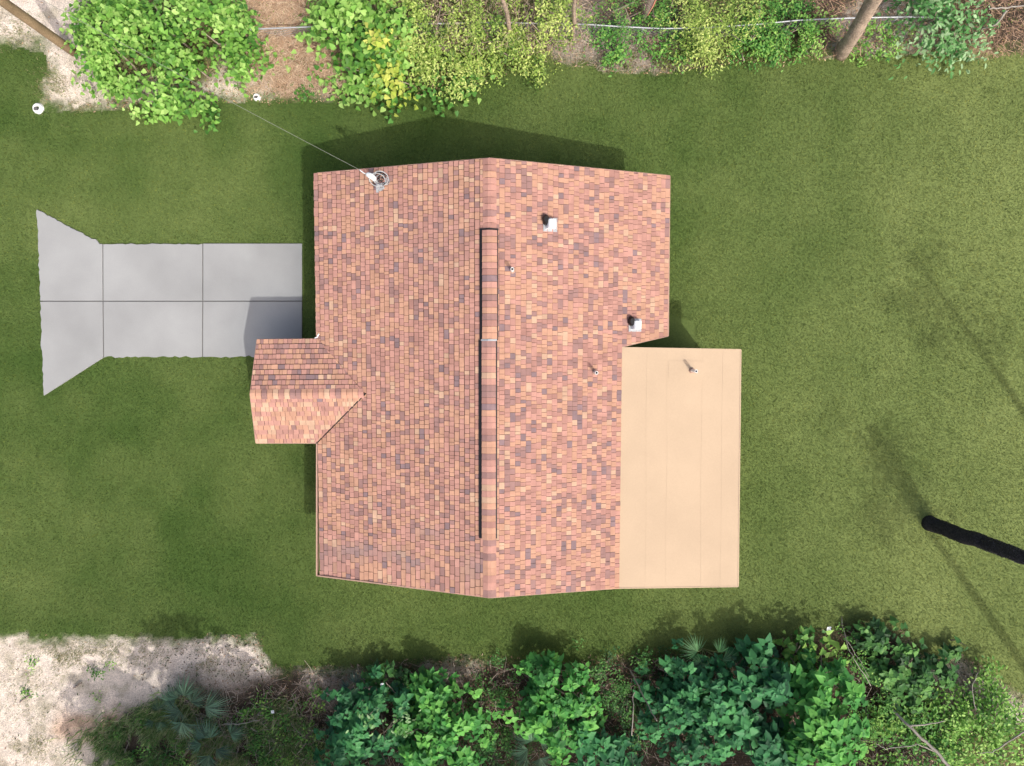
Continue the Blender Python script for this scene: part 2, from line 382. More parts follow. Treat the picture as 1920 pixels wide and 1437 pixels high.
# junction with the flat roof
def zplane(plane, x, y):
    n = plane.n; return plane.O[2] - (n[0] * (x - plane.O[0]) + n[1] * (y - plane.O[1])) / n[2]
def hit(plane, px, py):
    z = ZE
    for _ in range(30):
        q = at(px, py, z); z = 0.5 * z + 0.5 * zplane(plane, q[0], q[1])
    return at(px, py, z)
J0 = hit(PR, 1164, 651); J1 = hit(PR, 1162, 1103); C0 = hit(PR, 1253, 630)
tJ = (PR.st(J0)[1] + PR.st(J1)[1]) / 2
smR0 = lim(PR, A0, eR0); smR1 = lim(PR, A1, J1); cut = lim(PR, J0, C0)
lay(PR, tJ + 0.0, smR0, smR1, dark=1.5, light=1.3, shade_band=.5)
nJ = 0
# courses below the junction: only north of the cut
_t = tJ
lay(PR, tR, smR0, cut, t0=tJ, dark=0.9, light=1.3, shade_band=.5)
# decks under the shingles
def deck(plane, c, name, th=0.09):
    mb = MB(); mb.hexa([plane.P(u, t, -th) for u, t in c] + [plane.P(u, t, -0.001) for u, t in c]); o = mb.build(name, M['underlay'], roof)
    # fascia strips along the outline
    return o
def orient_fix(me):
    import bmesh
    bm = bmesh.new(); bm.from_mesh(me); bmesh.ops.recalc_face_normals(bm, faces=bm.faces); bm.to_mesh(me); bm.free()
cL = [(PL.st(A0)[0], 0), (PL.st(A1)[0], 0), (PL.st(eL1)[0], tL - .01), (PL.st(eL0)[0], tL - .01)]
for c, pl in ((cL, PL), ([(0, 0), (PR.st(A1)[0], 0), (PR.st(J1)[0], tJ - .004), (PR.st(J0)[0] - 3.0, tJ - .004), (smR0(tJ), tJ - .004)], PR), ([(smR0(tJ), tJ - .004), (cut(tJ), tJ - .004), (cut(tR) - .01, tR - .01), (smR0(tR), tR - .01)], PR)):
    n = len(c); Vb = [pl.P(u, t, -.09) for u, t in c] + [pl.P(u, t, -.001) for u, t in c]
    F = [tuple(range(n))[::-1], tuple(range(n, 2 * n))] + [(i, (i + 1) % n, n + (i + 1) % n, n + i) for i in range(n)]
    o = link('roof_deck', mesh('roof_deck', Vb, F, M['underlay']), roof); orient_fix(o.data)
# ---- front gable
PE = ZE
PRZ = ZE + 0.47
r0 = at(469, 740, PRZ); r1 = hit(PL, 686, 738); PRZ = r1[2] + 0.01
r0 = at(469, 740, PRZ); r1 = at(686, 738, PRZ)
n0e = at(482, 637, ZE); s0e = at(480, 831, ZE)
n1e = at(597, 636, ZE); s1e = at(594, 831, ZE)
PN = Plane(r0, r1 - r0, n0e - r0); PS = Plane(r0, r1 - r0, s0e - r0)
tN = PN.st(n0e)[1]; tS = PS.st(s0e)[1]
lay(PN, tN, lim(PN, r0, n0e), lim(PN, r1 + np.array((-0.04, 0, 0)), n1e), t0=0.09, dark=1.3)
lay(PS, tS, lim(PS, r0, s0e), lim(PS, r1, s1e), t0=0.09, dark=0.12, light=5.0, shade_band=.8)  # sunny side: brightness painted in as paler tabs and fainter course shade
for pl, e0, e1, tt_ in ((PN, n0e, n1e, tN), (PS, s0e, s1e, tS)):
    ru = pl.st(r1)[0]; c = [(0, 0), (ru - .02, 0), (pl.st(e1)[0] - .02, tt_ - .01), (pl.st(e0)[0], tt_ - .01)]
    Vb = [pl.P(u, t, -.07) for u, t in c] + [pl.P(u, t, -.001) for u, t in c]
    F = [(3, 2, 1, 0), (4, 5, 6, 7), (0, 1, 5, 4), (1, 2, 6, 5), (2, 3, 7, 6), (3, 0, 4, 7)]
    o = link('gable_deck', mesh('gable_deck', Vb, F, M['underlay']), roof); orient_fix(o.data)
# ---- shingles: 300 largest in view as parts, the rest one part
def parea(V):
    q = proj(V[4:8]); x, y = q[:, 0], q[:, 1]
    return 0.5 * abs(sum(x[i] * y[(i + 1) % 4] - x[(i + 1) % 4] * y[i] for i in range(4)))
order = np.argsort([-parea(V) for V, c, b in tabs])
TF = [(4, 5, 6, 7), (3, 2, 6, 7), (0, 3, 7, 4), (1, 2, 6, 5), (0, 1, 5, 4)]
EDGE = np.array((0.10, 0.065, 0.055))
def tabgeo(V, c, bd):
    """top face with its own colour, cut edges in dark asphalt"""
    f1, f2 = (.285, .34) if bd < .5 else (.235, .28)      # shade under the course above, painted dark; deepest away from the sun
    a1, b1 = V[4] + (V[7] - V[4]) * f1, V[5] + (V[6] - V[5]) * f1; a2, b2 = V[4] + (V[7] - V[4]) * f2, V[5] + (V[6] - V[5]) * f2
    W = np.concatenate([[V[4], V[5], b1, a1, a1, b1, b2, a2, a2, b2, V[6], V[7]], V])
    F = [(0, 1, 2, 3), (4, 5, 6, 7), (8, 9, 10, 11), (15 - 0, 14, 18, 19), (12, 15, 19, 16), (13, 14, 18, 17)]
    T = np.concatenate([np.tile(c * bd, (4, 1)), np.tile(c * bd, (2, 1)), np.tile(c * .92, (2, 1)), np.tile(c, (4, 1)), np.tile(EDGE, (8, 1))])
    return W, F, T
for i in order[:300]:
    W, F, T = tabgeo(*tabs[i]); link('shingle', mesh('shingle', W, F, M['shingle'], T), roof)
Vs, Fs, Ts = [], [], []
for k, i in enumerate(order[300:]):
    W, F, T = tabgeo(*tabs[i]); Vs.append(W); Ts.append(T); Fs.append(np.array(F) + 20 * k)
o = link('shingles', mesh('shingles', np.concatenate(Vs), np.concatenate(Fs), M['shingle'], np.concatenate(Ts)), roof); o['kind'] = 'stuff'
print('tabs', len(tabs))

# ---- ridge caps and ridge vent
def upr(s, plane, off): return plane.P(s, off, 0)
def cap_run(O, axis, s0, s1, wl, wr, pl, pr, lift, e, name, parent, dark=1.0, rev=False):
    n = max(1, int(round((s1 - s0) / e))); e = (s1 - s0) / n
    for k in range(n):
        a_ = s0 + k * e; b_ = a_ + e
        col = pickcol(dark * 1.3, 1.6) * 1.05
        V = []
        for (s, h) in ((a_ + .001, 0.004), (b_ - 0.007, 0.018)):
            if rev: h = 0.022 - h
            h += lift
            V += [pl.P(s, wl, h), pl.P(s, wl * .2, h + 0.008), pr.P(s, wr * .2, h + 0.008), pr.P(s, wr, h)]
        V = np.array(V); B = V - np.array((0, 0, 0.012))
        W = np.concatenate([V, B])
        F = [(0, 1, 5, 4), (1, 2, 6, 5), (2, 3, 7, 6), (0, 8, 9, 1), (1, 9, 10, 2), (2, 10, 11, 3), (4, 5, 13, 12), (5, 6, 14, 13), (6, 7, 15, 14), (0, 4, 12, 8), (3, 11, 15, 7)]
        link('ridge_cap', mesh('ridge_cap', W, F, M['shingle'], np.tile(col, (16, 1))), parent)
def sof(px, py): return PL.st(at(px, py, ZR))[0]
sv0, svm, sv1 = sof(918, 431), sof(918, 638), sof(918, 1010); send = PL.st(A1)[0]
cap_run(A0, a, 0.0, sv0 - .01, .17, .17, PL, PR, 0.012, 0.16, 'ridge_cap', roof)
cap_run(A0, a, sv1 + .01, send, .17, .17, PL, PR, 0.012, 0.19, 'ridge_cap', roof)
def rv(s0, s1, wl, wr, nm):
    V = []
    for s in (s0, s1):
        V += [PL.P(s, wl, 0.0), PL.P(s, wl, 0.052), PL.P(s, 0, 0.062), PR.P(s, 0, 0.062), PR.P(s, wr, 0.052), PR.P(s, wr, 0.0)]
    F = [(i, i + 1, i + 7, i + 6) for i in range(5)] + [(5, 4, 3, 2, 1, 0), (6, 7, 8, 9, 10, 11)]
    return link('ridge_vent', mesh('ridge_vent', V, F, M['black']), roof)
rv(sv0 - .03, svm - .004, .235, .205, 'a'); rv(svm + .004, sv1, .265, .180, 'b')  # black lip made wider on the left to take in the shade there
cap_run(A0, a, sv0 + .012, svm - .02, .165, .170, PL, PR, 0.066, 0.155, 'ridge_cap', roof)
cap_run(A0, a, svm + .02, sv1 + .03, .180, .138, PL, PR, 0.066, 0.155, 'ridge_cap', roof)
V = []
for s in (svm - .022, svm + .022):
    V += [PL.P(s, .19, .088), PL.P(s, 0, .104), PR.P(s, 0, .104), PR.P(s, .16, .088)]
link('joint_strip', mesh('joint_strip', V, [(0, 1, 5, 4), (1, 2, 6, 5), (2, 3, 7, 6)], M['galv']), roof)
gl = PN.st(r1)[0]
cap_run(r0, None, 0.0, gl - .05, .13, .13, PN, PS, 0.012, 0.15, 'ridge_cap', roof)

# ---- fascia / drip edges
def strip(p, q, wdt, hgt, name='fascia_board', m=None, par=roof, drop=0.0):
    p = np.array(p, float); q = np.array(q, float); d = q - p; d /= np.linalg.norm(d)
    n = np.cross(d, (0, 0, 1)); n /= np.linalg.norm(n); up = np.array((0, 0, 1.0))
    b = [p - n * wdt / 2 - up * (hgt + drop), p + n * wdt / 2 - up * (hgt + drop), q + n * wdt / 2 - up * (hgt + drop), q - n * wdt / 2 - up * (hgt + drop)]
    t = [x + up * hgt for x in b]
    mb = MB(); mb.hexa(b + t); o = mb.build(name, m or M['fascia'], par); orient_fix(o.data)
    return o
up_ = np.array((0, 0, 1.0))
for p, q in ((A0, eL0), (A1, eL1), (A0, eR0), (A1, J1), (eL0, eL1), (eR0, C0), (J0, C0), (r0, n0e), (r0, s0e), (n0e, n1e), (s0e, s1e)):
    strip(p, q, 0.035, 0.16, drop=0.004)
# valley flashing of the front gable (dark line on the south side)
def tube_obj(P, r, name, m, par=None, k=6):
    mb = MB(); mb.tube(P, r, k); return mb.build(name, m, par, smooth=True)
tube_obj([s1e + up_ * .01, (s1e + r1) / 2 + up_ * .012, r1 + up_ * .012], 0.016, 'valley_seam', M['black'], roof)
mb = MB(); mb.box(s1e + np.array((-.10, .06, .035)), (.10, .08, .03)); mb.build('kick_flashing', M['membrane'], roof)
mb = MB(); mb.tube([n1e + np.array((-.10, .02, -.02)), n1e + np.array((-.03, .05, .0)), n1e + np.array((.02, .14, .02))], 0.02, 6); mb.build('corner_flashing', M['white'], roof)

# ---- flat roof addition
fr = empty('flat_roof'); fr.parent = house
zf0 = J0[2] - 0.035; zf1 = zf0 - 0.16
Q = [at(1162.5, 652, zf0), at(1389, 656, zf1), at(1384, 1100, zf1), at(1160.5, 1103, zf0)]
def fq(u, v, h=0):
    p = (Q[0] * (1 - u) + Q[1] * u) * (1 - v) + (Q[3] * (1 - u) + Q[2] * u) * v
    return p + np.array((0, 0, h))
mb = MB(); mb.hexa([fq(u, v, -.16) for u, v in ((0, 1), (1, 1), (1, 0), (0, 0))] + [fq(u, v, -.004) for u, v in ((0, 1), (1, 1), (1, 0), (0, 0))]); mb.build('flat_roof_deck', M['fascia'], fr)
seams = [0.0, 0.232, 0.402, 0.69, 0.86, 1.0]
for i in range(5):
    u0 = seams[i] - (0.012 if i else 0); u1 = seams[i + 1]
    V = []; nseg = 24
    for j in range(nseg + 1):
        v = j / nseg
        w0 = 0.0025 * math.sin(9 * v + i * 2) if i else 0
        V += [fq(u0 + w0, v, -.001), fq(u0 + w0, v, .006 if i else .003), fq(u1, v, .003), fq(u1, v, -.002)]
    F = []
    for j in range(nseg):
        b = 4 * j; F += [(b, b + 1, b + 5, b + 4), (b + 1, b + 2, b + 6, b + 5), (b + 2, b + 3, b + 7, b + 6)]
    F = [f[::-1] for f in F] + [(0, 1, 2, 3), (4 * nseg + 3, 4 * nseg + 2, 4 * nseg + 1, 4 * nseg)]
    o = link('roof_sheet', mesh('roof_sheet', V, F, M['membrane']), fr); orient_fix(o.data)
u0, u1, v0, v1 = .402, .695, .05, .125
mb = MB(); mb.hexa([fq(u, v, .008) for u, v in ((u0, v1), (u1, v1), (u1, v0), (u0, v0))] + [fq(u, v, .0105) for u, v in ((u0, v1), (u1, v1), (u1, v0), (u0, v0))]); mb.build('roof_patch', M['membrane'], fr)
for p, q in ((Q[0], Q[1]), (Q[1], Q[2]), (Q[2], Q[3])): strip(p + up_ * .012, q + up_ * .012, 0.03, 0.14, 'drip_edge', M['membrane'], fr)
# ---- walls, posts under the roofs (hardly seen from above)
wb = empty('wall_block'); wb.parent = house
zt = ZE - 0.12
def wall(p, q, z1=zt, name='wall'):
    p = np.array(p, float); q = np.array(q, float); mb = MB(); d = q - p; L = np.hypot(*d)
    mb.box(((p[0] + q[0]) / 2, (p[1] + q[1]) / 2, z1 / 2), (L + .16, .2, z1), math.atan2(d[1], d[0])); return mb.build(name, M['stucco'], wb)
x0, x1, y0, y1 = eL0[0] + .45, J0[0] - .1, eL1[1] + .3, eL0[1] - .3
wall((x0, y0), (x0, y1)); wall((x0, y1), (eR0[0] - .45, y1)); wall((eR0[0] - .45, y1), (eR0[0] - .45, C0[1] + .5)); wall((x0, y0), (x1, y0)); wall((x1, y0), (x1, C0[1] + .5)); wall((x1, C0[1] + .5), (eR0[0] - .45, C0[1] + .5))
for p, q in ((Q[1] + np.array((-.35, -.3, 0)), Q[2] + np.array((-.35, .3, 0))), (Q[3] + np.array((.1, .3, 0)), Q[2] + np.array((-.35, .3, 0)))): wall(p[:2], q[:2])
for p in (n0e + np.array((.3, -.3, 0)), s0e + np.array((.3, .3, 0))):
    mb = MB(); mb.box((p[0], p[1], (ZE - .1) / 2), (.14, .14, ZE - .1)); mb.build('porch_post', M['fascia'], house)
mb = MB(); c = (n0e + s1e) / 2; mb.box((c[0] + .1, c[1], .05), (1.9, 2.5, .1)); mb.build('porch_floor', M['concrete'], house)

# ---- roof fittings
def roof_vent(px, py):
    b = hit(PR, px, py); g = empty('roof_vent'); g.parent = house
    mb = MB(); c = PR.st(b)
    mb.hexa([PR.P(c[0] + i, c[1] + j, h) for h in (.012, .028) for i, j in ((-.17, -.17), (.17, -.17), (.17, .20), (-.17, .20))]); o = mb.build('flange', M['galv'], g); orient_fix(o.data)
    # curved hood: profile in the (b, n) plane, extruded along the ridge direction
    prof = [(-.11, .02), (-.11, .16)] + [(-.0 + .11 * math.cos(q), .16 + .12 * math.sin(q)) for q in np.linspace(math.pi, 0, 9)[1:]] + [(.13, .13), (.135, .05)]
    V = [PR.P(c[0] + s, c[1] + t, h) for s in (-.105, .105) for t, h in prof]; n = len(prof)
    F = [tuple(range(n)), tuple(range(n, 2 * n))[::-1]] + [(i, i + n, (i + 1) % n + n, (i + 1) % n) for i in range(n)]
    o = link('hood', mesh('hood', V, F, M['white'], smooth=False), g); orient_fix(o.data)
    P = []; c2 = PR.P(c[0] - .10, c[1] - .10, 0); mb = MB()  # black form takes in the hood's cast shadow besides its opening
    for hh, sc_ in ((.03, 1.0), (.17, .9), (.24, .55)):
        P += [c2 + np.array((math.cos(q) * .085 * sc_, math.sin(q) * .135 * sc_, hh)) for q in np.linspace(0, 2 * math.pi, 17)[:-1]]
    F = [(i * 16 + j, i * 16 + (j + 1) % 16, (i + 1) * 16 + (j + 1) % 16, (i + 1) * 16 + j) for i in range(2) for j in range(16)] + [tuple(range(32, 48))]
    mb.add(P, F); mb.build('throat_shadow', M['black'], g, smooth=False)
    return g
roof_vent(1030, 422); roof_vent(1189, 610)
def pipe(base, h, r=.042, lead=.085):
    g = empty('vent_pipe'); g.parent = house
    mb = MB(); mb.tube([base - up_ * .05, base + up_ * h], r, 14, caps=False); mb.tube([base + up_ * h, base + up_ * (h - .1)], r * .72, 14, caps=False)
    n = 14; V = []; 
    for rr in (r, r * .72):
        V += [base + np.array((math.cos(2 * math.pi * j / n) * rr, math.sin(2 * math.pi * j / n) * rr, h)) for j in range(n)]
    mb.add(V, [(j, (j + 1) % n, n + (j + 1) % n, n + j) for j in range(n)]); mb.build('pipe', M['pvc'], g, smooth=False)
    mb = MB(); mb.tube([base + up_ * (h - .12), base + up_ * (h - .11)], r * .7, 12); mb.build('pipe_bore', M['black'], g)
    mb = MB(); mb.tube([base - up_ * .06, base + up_ * .035, base + up_ * .06], [lead, lead * .85, r * 1.15], 16); mb.build('boot', M['fascia'], g, smooth=True)
pipe(hit(PR, 960.5, 508), .46); pipe(hit(PR, 1115, 698), .44)
q = at(1297, 695, zf0 - .09); pipe(q, .46)

# ---- service mast with cable loops
mast = empty('service_mast'); mast.parent = house
mbp = hit(PL, 716, 352); top = mbp + up_ * .95
mb = MB(); mb.tube([mbp - up_ * .1, top], .034, 12); mb.build('conduit', M['galv'], mast, smooth=True)
mb = MB(); mb.tube([top - up_ * .02, top + np.array((.0, .0, .07)), top + np.array((-.05, .04, .12)), top + np.array((-.13, .08, .10)), top + np.array((-.17, .10, .03))], [.05, .062, .07, .062, .045], 12); mb.build('weatherhead', M['white'], mast, smooth=True)
mb = MB(); mb.box(mbp + np.array((-.02, .0, .05)), (.16, .16, .05), .5); mb.box(mbp + np.array((.07, -.02, .42)), (.26, .05, .04), .35); mb.box(mbp + np.array((-.06, -.08, .30)), (.06, .22, .04), .05); mb.build('bracket', M['galv'], mast)
for k in range(9):
    c = top + np.array((rng.uniform(.02, .16), rng.uniform(-.02, .12), rng.uniform(-.45, -.1))); R = rng.uniform(.11, .20); th = np.linspace(0, 2 * math.pi * rng.uniform(.8, 1.3), 26) + rng.uniform(0, 6)
    ax = rng.normal(0, .35, 2); P = [c + np.array((R * math.cos(q), R * .85 * math.sin(q), R * (ax[0] * math.cos(q) + ax[1] * math.sin(q)))) for q in th]
    tube_obj(P, .010, 'cable_loop', M['black'] if k % 2 else M['galv'], mast)
tube_obj([top + np.array((-.15, .09, .04)), top + np.array((-.28, .16, -.05)), top + np.array((-.36, .22, .0))], .012, 'drip_loop', M['white'], mast)

# ------------------------------------------------------------------ utility pole and wire
pb = at(137, 97); ptop = at(-275, -196, 7.4)
up1 = empty('utility_pole', pb, 'leaning brown wooden utility pole standing in the sand at the upper left corner', 'utility pole')
mb = MB(); n = 14; P = [(ptop - pb) * (k / n) + np.array((0, 0, -.2 if k == 0 else 0)) for k in range(n + 1)]
mb.tube(P, np.linspace(.135, .105, n + 1), 18); mb.build('pole_shaft', M['pole'], up1, smooth=True)
mb = MB(); mb.box(ptop - pb + np.array((0, 0, -.45)), (1.6, .1, .1), .9); mb.build('crossarm', M['pole'], up1)
wt = top + np.array((-.36, .22, 0)); n = 40; P = []
for k in range(n + 1):
    f = k / n; P.append(wt * (1 - f) + (ptop + np.array((0, 0, -.15))) * f - np.array((0, 0, 1.0)) * 0.35 * 4 * f * (1 - f))
tagset(tube_obj(P, .0045, 'power_line', M['wire']), 'thin pale overhead service wire running from the wooden pole to the roof mast', 'wire')

# ------------------------------------------------------------------ VEGETATION
HEART_V = np.array([(0, .42, -.06), (0, .05, 0), (-.25, -.05, .04), (-.43, .22, .06), (-.30, .58, .03), (0, 1.08, -.14), (.30, .58, .03), (.43, .22, .06), (.25, -.05, .04)])
HEART_F = np.array([(0, 1 + (k + 1) % 8, 1 + k) for k in range(8)])
OVAL_V = np.array([(0, 0, 0), (-.24, .30, .05), (-.20, .68, .03), (0, 1, -.08), (.20, .68, .03), (.24, .30, .05), (0, .5, -.03)])
OVAL_F = np.array([(6, (k + 1) % 6, k) for k in range(6)])
SLIM_V = np.array([(0, 0, 0), (-.16, .45, .04), (0, 1, -.04), (.16, .45, .04)])
SLIM_F = np.array([(0, 3, 1), (1, 3, 2)])
TEMPL = {'heart': (HEART_V, HEART_F), 'oval': (OVAL_V, OVAL_F), 'slim': (SLIM_V, SLIM_F)}
def frames(nrm, yaw):
    n = nrm / np.linalg.norm(nrm, axis=1)[:, None]
    t = np.stack([np.cos(yaw), np.sin(yaw), np.zeros_like(yaw)], 1)
    y = t - n * (t * n).sum(1)[:, None]; y /= np.linalg.norm(y, axis=1)[:, None]
    x = np.cross(y, n)
    return np.stack([x, y, n], 2)     # columns
def place(tm, pos, nrm, yaw, sc, tint):
    TV, TFc = TEMPL[tm]; R = frames(nrm, yaw)
    V = np.einsum('nij,kj->nki', R, TV) * sc[:, None, None] + pos[:, None, :]
    k = len(TV); F = TFc[None] + (np.arange(len(pos)) * k)[:, None, None]
    return V.reshape(-1, 3), F.reshape(-1, 3), np.repeat(tint, k, 0)
# palettes: dark, mid, light leaf albedo
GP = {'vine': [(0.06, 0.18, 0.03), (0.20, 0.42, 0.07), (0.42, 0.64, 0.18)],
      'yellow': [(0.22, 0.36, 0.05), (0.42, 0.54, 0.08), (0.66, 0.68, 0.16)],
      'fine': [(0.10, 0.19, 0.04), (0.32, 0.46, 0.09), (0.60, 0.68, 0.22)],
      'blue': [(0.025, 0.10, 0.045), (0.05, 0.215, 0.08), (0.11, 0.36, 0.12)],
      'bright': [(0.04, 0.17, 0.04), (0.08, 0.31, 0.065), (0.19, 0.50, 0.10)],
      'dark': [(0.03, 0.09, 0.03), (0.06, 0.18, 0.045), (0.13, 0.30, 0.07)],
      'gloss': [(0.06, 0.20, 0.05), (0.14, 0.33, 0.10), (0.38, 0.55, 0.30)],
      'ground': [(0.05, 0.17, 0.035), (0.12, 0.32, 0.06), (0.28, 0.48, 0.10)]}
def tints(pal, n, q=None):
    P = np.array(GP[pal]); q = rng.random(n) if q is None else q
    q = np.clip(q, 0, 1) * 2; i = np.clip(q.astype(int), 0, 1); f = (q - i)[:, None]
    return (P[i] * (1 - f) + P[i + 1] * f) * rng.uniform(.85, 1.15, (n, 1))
leaf_lib = {}
def leaf_mesh(tm, pal, k):
    key = (tm, pal, k)
    if key not in leaf_lib:
        TV, TFc = TEMPL[tm]; V = TV.copy(); V[:, 2] += rng.normal(0, .03, len(V)); V[:, 0] *= rng.uniform(.85, 1.15)
        leaf_lib[key] = mesh('leaf', V, TFc, M['leaf'], np.tile(tints(pal, 1, np.array([k / 11 + rng.normal(0, .05)])), (len(V), 1)))
    return leaf_lib[key]
def shrub(lobes, label, name='shrub', cat='shrub', leaf=.2, tm='heart', pal='vine', dens=60, nind=0, group=None, stems=8, shell=.55, droop=.35, clump=0.5, holes=(1.8, .38), rosette=None):
    """lobes: (px,py,radius px,height m) as seen in the photo; rosette: leaves radiate from twig tips"""
    if rosette is None: rosette = tm == 'heart' and pal in ('blue', 'bright', 'dark')
    if tm != 'heart': holes = (2.4, .43)
    W = []
    for (px, py, r, h) in lobes:
        c = at(px, py, h * .75); W.append((c[0], c[1], r / 66, h))
    bx_, by_ = np.mean([q[0] for q in W]), np.mean([q[1] for q in W])
    root = empty(name, (bx_, by_, 0), label, cat, group); O = np.array((bx_, by_, 0))
    Ps, Ns, Qs, Ys = [], [], [], []
    for (cx_, cy_, r, h) in W:
        n = int(dens * math.pi * r * r)
        # sub clumps on the dome
        nc = max(4, int(n / (8 if rosette else 14))); u = rng.random(nc) ** .5; th = rng.uniform(0, 2 * math.pi, nc)
        rr = shell + (1 - shell) * rng.random(nc) ** .6
        edge = 1 + .22 * np.sin(3 * th + rng.uniform(0, 6)) + .12 * np.sin(7 * th + rng.uniform(0, 6)) + rng.normal(0, .12, nc)
        cxx = cx_ + r * u * np.cos(th) * edge; cyy = cy_ + r * u * np.sin(th) * edge
        czz = h * rr * np.sqrt(np.clip(1 - (u * .92) ** 2, .05, 1)) + rng.normal(0, .06, nc)
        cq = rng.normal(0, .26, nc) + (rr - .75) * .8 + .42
        hm = (fbm(cxx, cyy, holes[0], 55, 3) > holes[1]) | (u > .93)
        if hm.sum() < 3: hm[:] = True
        cxx, cyy, czz, cq = cxx[hm], cyy[hm], czz[hm], cq[hm] + (fbm(cxx[hm], cyy[hm], 1.3, 66, 2) - .5) * .7; nc = len(cxx); n = int(n * (.4 + .6 * hm.mean()))
        k = rng.integers(0, nc, n); sp = leaf * (1.3 if clump else 2)
        p = np.stack([cxx[k], cyy[k], czz[k]], 1) + rng.normal(0, sp, (n, 3)) * np.array((1, 1, .45))
        ya = rng.uniform(0, 2 * math.pi, n)
        if rosette:
            ro = rng.uniform(.05, .75, n) * leaf
            p = np.stack([cxx[k] + np.cos(ya) * ro, cyy[k] + np.sin(ya) * ro, czz[k] + .05 - ro * .35 + rng.normal(0, .02, n)], 1)
        p[:, 2] = np.maximum(p[:, 2], .03); Ys.append(ya)
        d = (p - np.array((cx_, cy_, 0))) / np.array((r, r, h)); d = d / (np.linalg.norm(d, axis=1)[:, None] + 1e-6)
        nn = d * droop + np.array((0, 0, 1.0)) + rng.normal(0, .48, (n, 3)); nn[:, 2] = np.maximum(nn[:, 2], .15)
        if rosette: nn = np.stack([np.cos(ya) * .35, np.sin(ya) * .35, np.ones(n)], 1) + d * .25 + rng.normal(0, .2, (n, 3))
        Ps.append(p); Ns.append(nn); Qs.append(cq[k] + rng.normal(0, .16, n))
    P = np.concatenate(Ps); N_ = np.concatenate(Ns); Qv = np.concatenate(Qs); n = len(P)
    outward = np.arctan2(P[:, 1] - by_, P[:, 0] - bx_); yaw = np.where(rng.random(n) < .5, outward + rng.normal(0, .9, n), rng.uniform(0, 2 * math.pi, n))
    if rosette: yaw = np.concatenate(Ys) + rng.normal(0, .25, n)
    sc = leaf * (1.12 if rosette else 1) * rng.uniform(.65, 1.25, n)
    ind = np.zeros(n, bool)
    if nind:
        cell = np.floor(P[:, :2] / (leaf * .55)).astype(int); key = cell[:, 0] * 100003 + cell[:, 1]
        o_ = np.argsort(-P[:, 2]); _, first = np.unique(key[o_], return_index=True); cand = o_[first]
        q = proj(P[cand]); vis = (q[:, 0] > -10) & (q[:, 0] < 1930) & (q[:, 1] > -10) & (q[:, 1] < 1447); cand = cand[vis]
        cand = cand[np.argsort(-sc[cand])][:nind]; ind[cand] = True
        R = frames(N_[cand], yaw[cand])
        for j, i in enumerate(cand):
            me = leaf_mesh(tm, pal, int(np.clip(Qv[i], 0, .999) * 12))
            lo = bpy.data.objects.new('leaf', me); COL.objects.link(lo); lo.parent = root
            m4 = Matrix(R[j].tolist()).to_4x4() @ Matrix.Diagonal((sc[i],) * 3 + (1,)); m4.translation = Vector(P[i] - O); lo.matrix_basis = m4
    rest = ~ind
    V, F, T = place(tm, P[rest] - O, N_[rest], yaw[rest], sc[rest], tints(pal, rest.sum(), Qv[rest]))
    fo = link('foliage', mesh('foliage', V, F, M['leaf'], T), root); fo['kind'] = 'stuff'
    if stems:
        for k in range(stems):
            mb = MB()
            q = W[k % len(W)]; e = np.array((q[0] + rng.normal(0, q[2] * .4), q[1] + rng.normal(0, q[2] * .4), q[3] * .85)) - O
            b = np.array((q[0], q[1], 0)) - O + rng.normal(0, q[2] * .15, 3) * (1, 1, 0); m_ = (b + e) / 2 + rng.normal(0, .12, 3)
            mb.tube([b, m_, e], [.028, .02, .008], 5, caps=False)
            mb.build('stem', M['twig'], root)
    return root

LEAF_ALL = []
# ---- top strip
shrub([(210, 60, 85, 1.5), (330, 50, 100, 1.6), (425, 60, 50, 1.3), (255, 115, 90, 1.2), (370, 120, 75, 1.1), (235, 165, 45, .6), (320, 165, 48, .5), (190, 20, 55, 1.4), (440, 112, 36, .8), (200, 110, 50, 1.0)],
      'large bright green vine covered thicket beside the wooden utility pole', 'vine_thicket', leaf=.135, pal='vine', dens=215, nind=300, holes=(1.3, .44))
shrub([(590, 10, 35, 1.0), (640, 40, 60, 1.6), (680, 90, 55, 1.5), (700, 140, 40, 1.0), (680, 165, 28, .6), (650, 5, 60, 1.7), (730, 60, 50, 1.6)],
      'tall heart leaved vine running diagonally between the dry grass and the yellow green shrubs', 'vine', 'vine', leaf=.16, pal='vine', dens=165, nind=240)
shrub([(780, 30, 70, 1.6), (830, 80, 70, 1.3), (900, 40, 70, 1.5), (880, 110, 50, .9), (790, 110, 40, 1.0)],
      'fine leaved yellow green shrub between the heart leaved vine and the first slim trunk', leaf=.085, tm='oval', pal='fine', dens=620)
shrub([(712, 72, 26, 1.8), (735, 130, 30, 1.3), (745, 150, 18, 1.1), (715, 95, 22, 1.6)], 'small lemon yellow leafed sapling growing through the vine', 'sapling', leaf=.15, tm='heart', pal='yellow', dens=160, nind=60, stems=4)
shrub([(1000, 30, 55, 1.5), (1050, 20, 45, 1.6), (970, 90, 50, .9), (1010, 120, 35, .5), (920, 120, 30, .6)],
      'fine leaved yellow green shrub around the two slim pale trunks', leaf=.08, tm='oval', pal='fine', dens=600)
shrub([(840, 160, 40, .6), (790, 160, 35, .6), (720, 175, 30, .5), (890, 150, 30, .5)], 'low dark green weeds along the lawn edge below the yellow sapling', 'weeds', 'weeds', leaf=.14, tm='heart', pal='ground', dens=90, nind=40, stems=0)
shrub([(1130, 55, 35, .7), (1170, 75, 40, .6), (1150, 85, 25, .6), (1220, 60, 45, .5), (1280, 70, 40, .5)], 'bright green creeping plant under the pipe fence in the top middle', 'creeper', 'plant', leaf=.10, tm='oval', pal='ground', dens=330, stems=0)
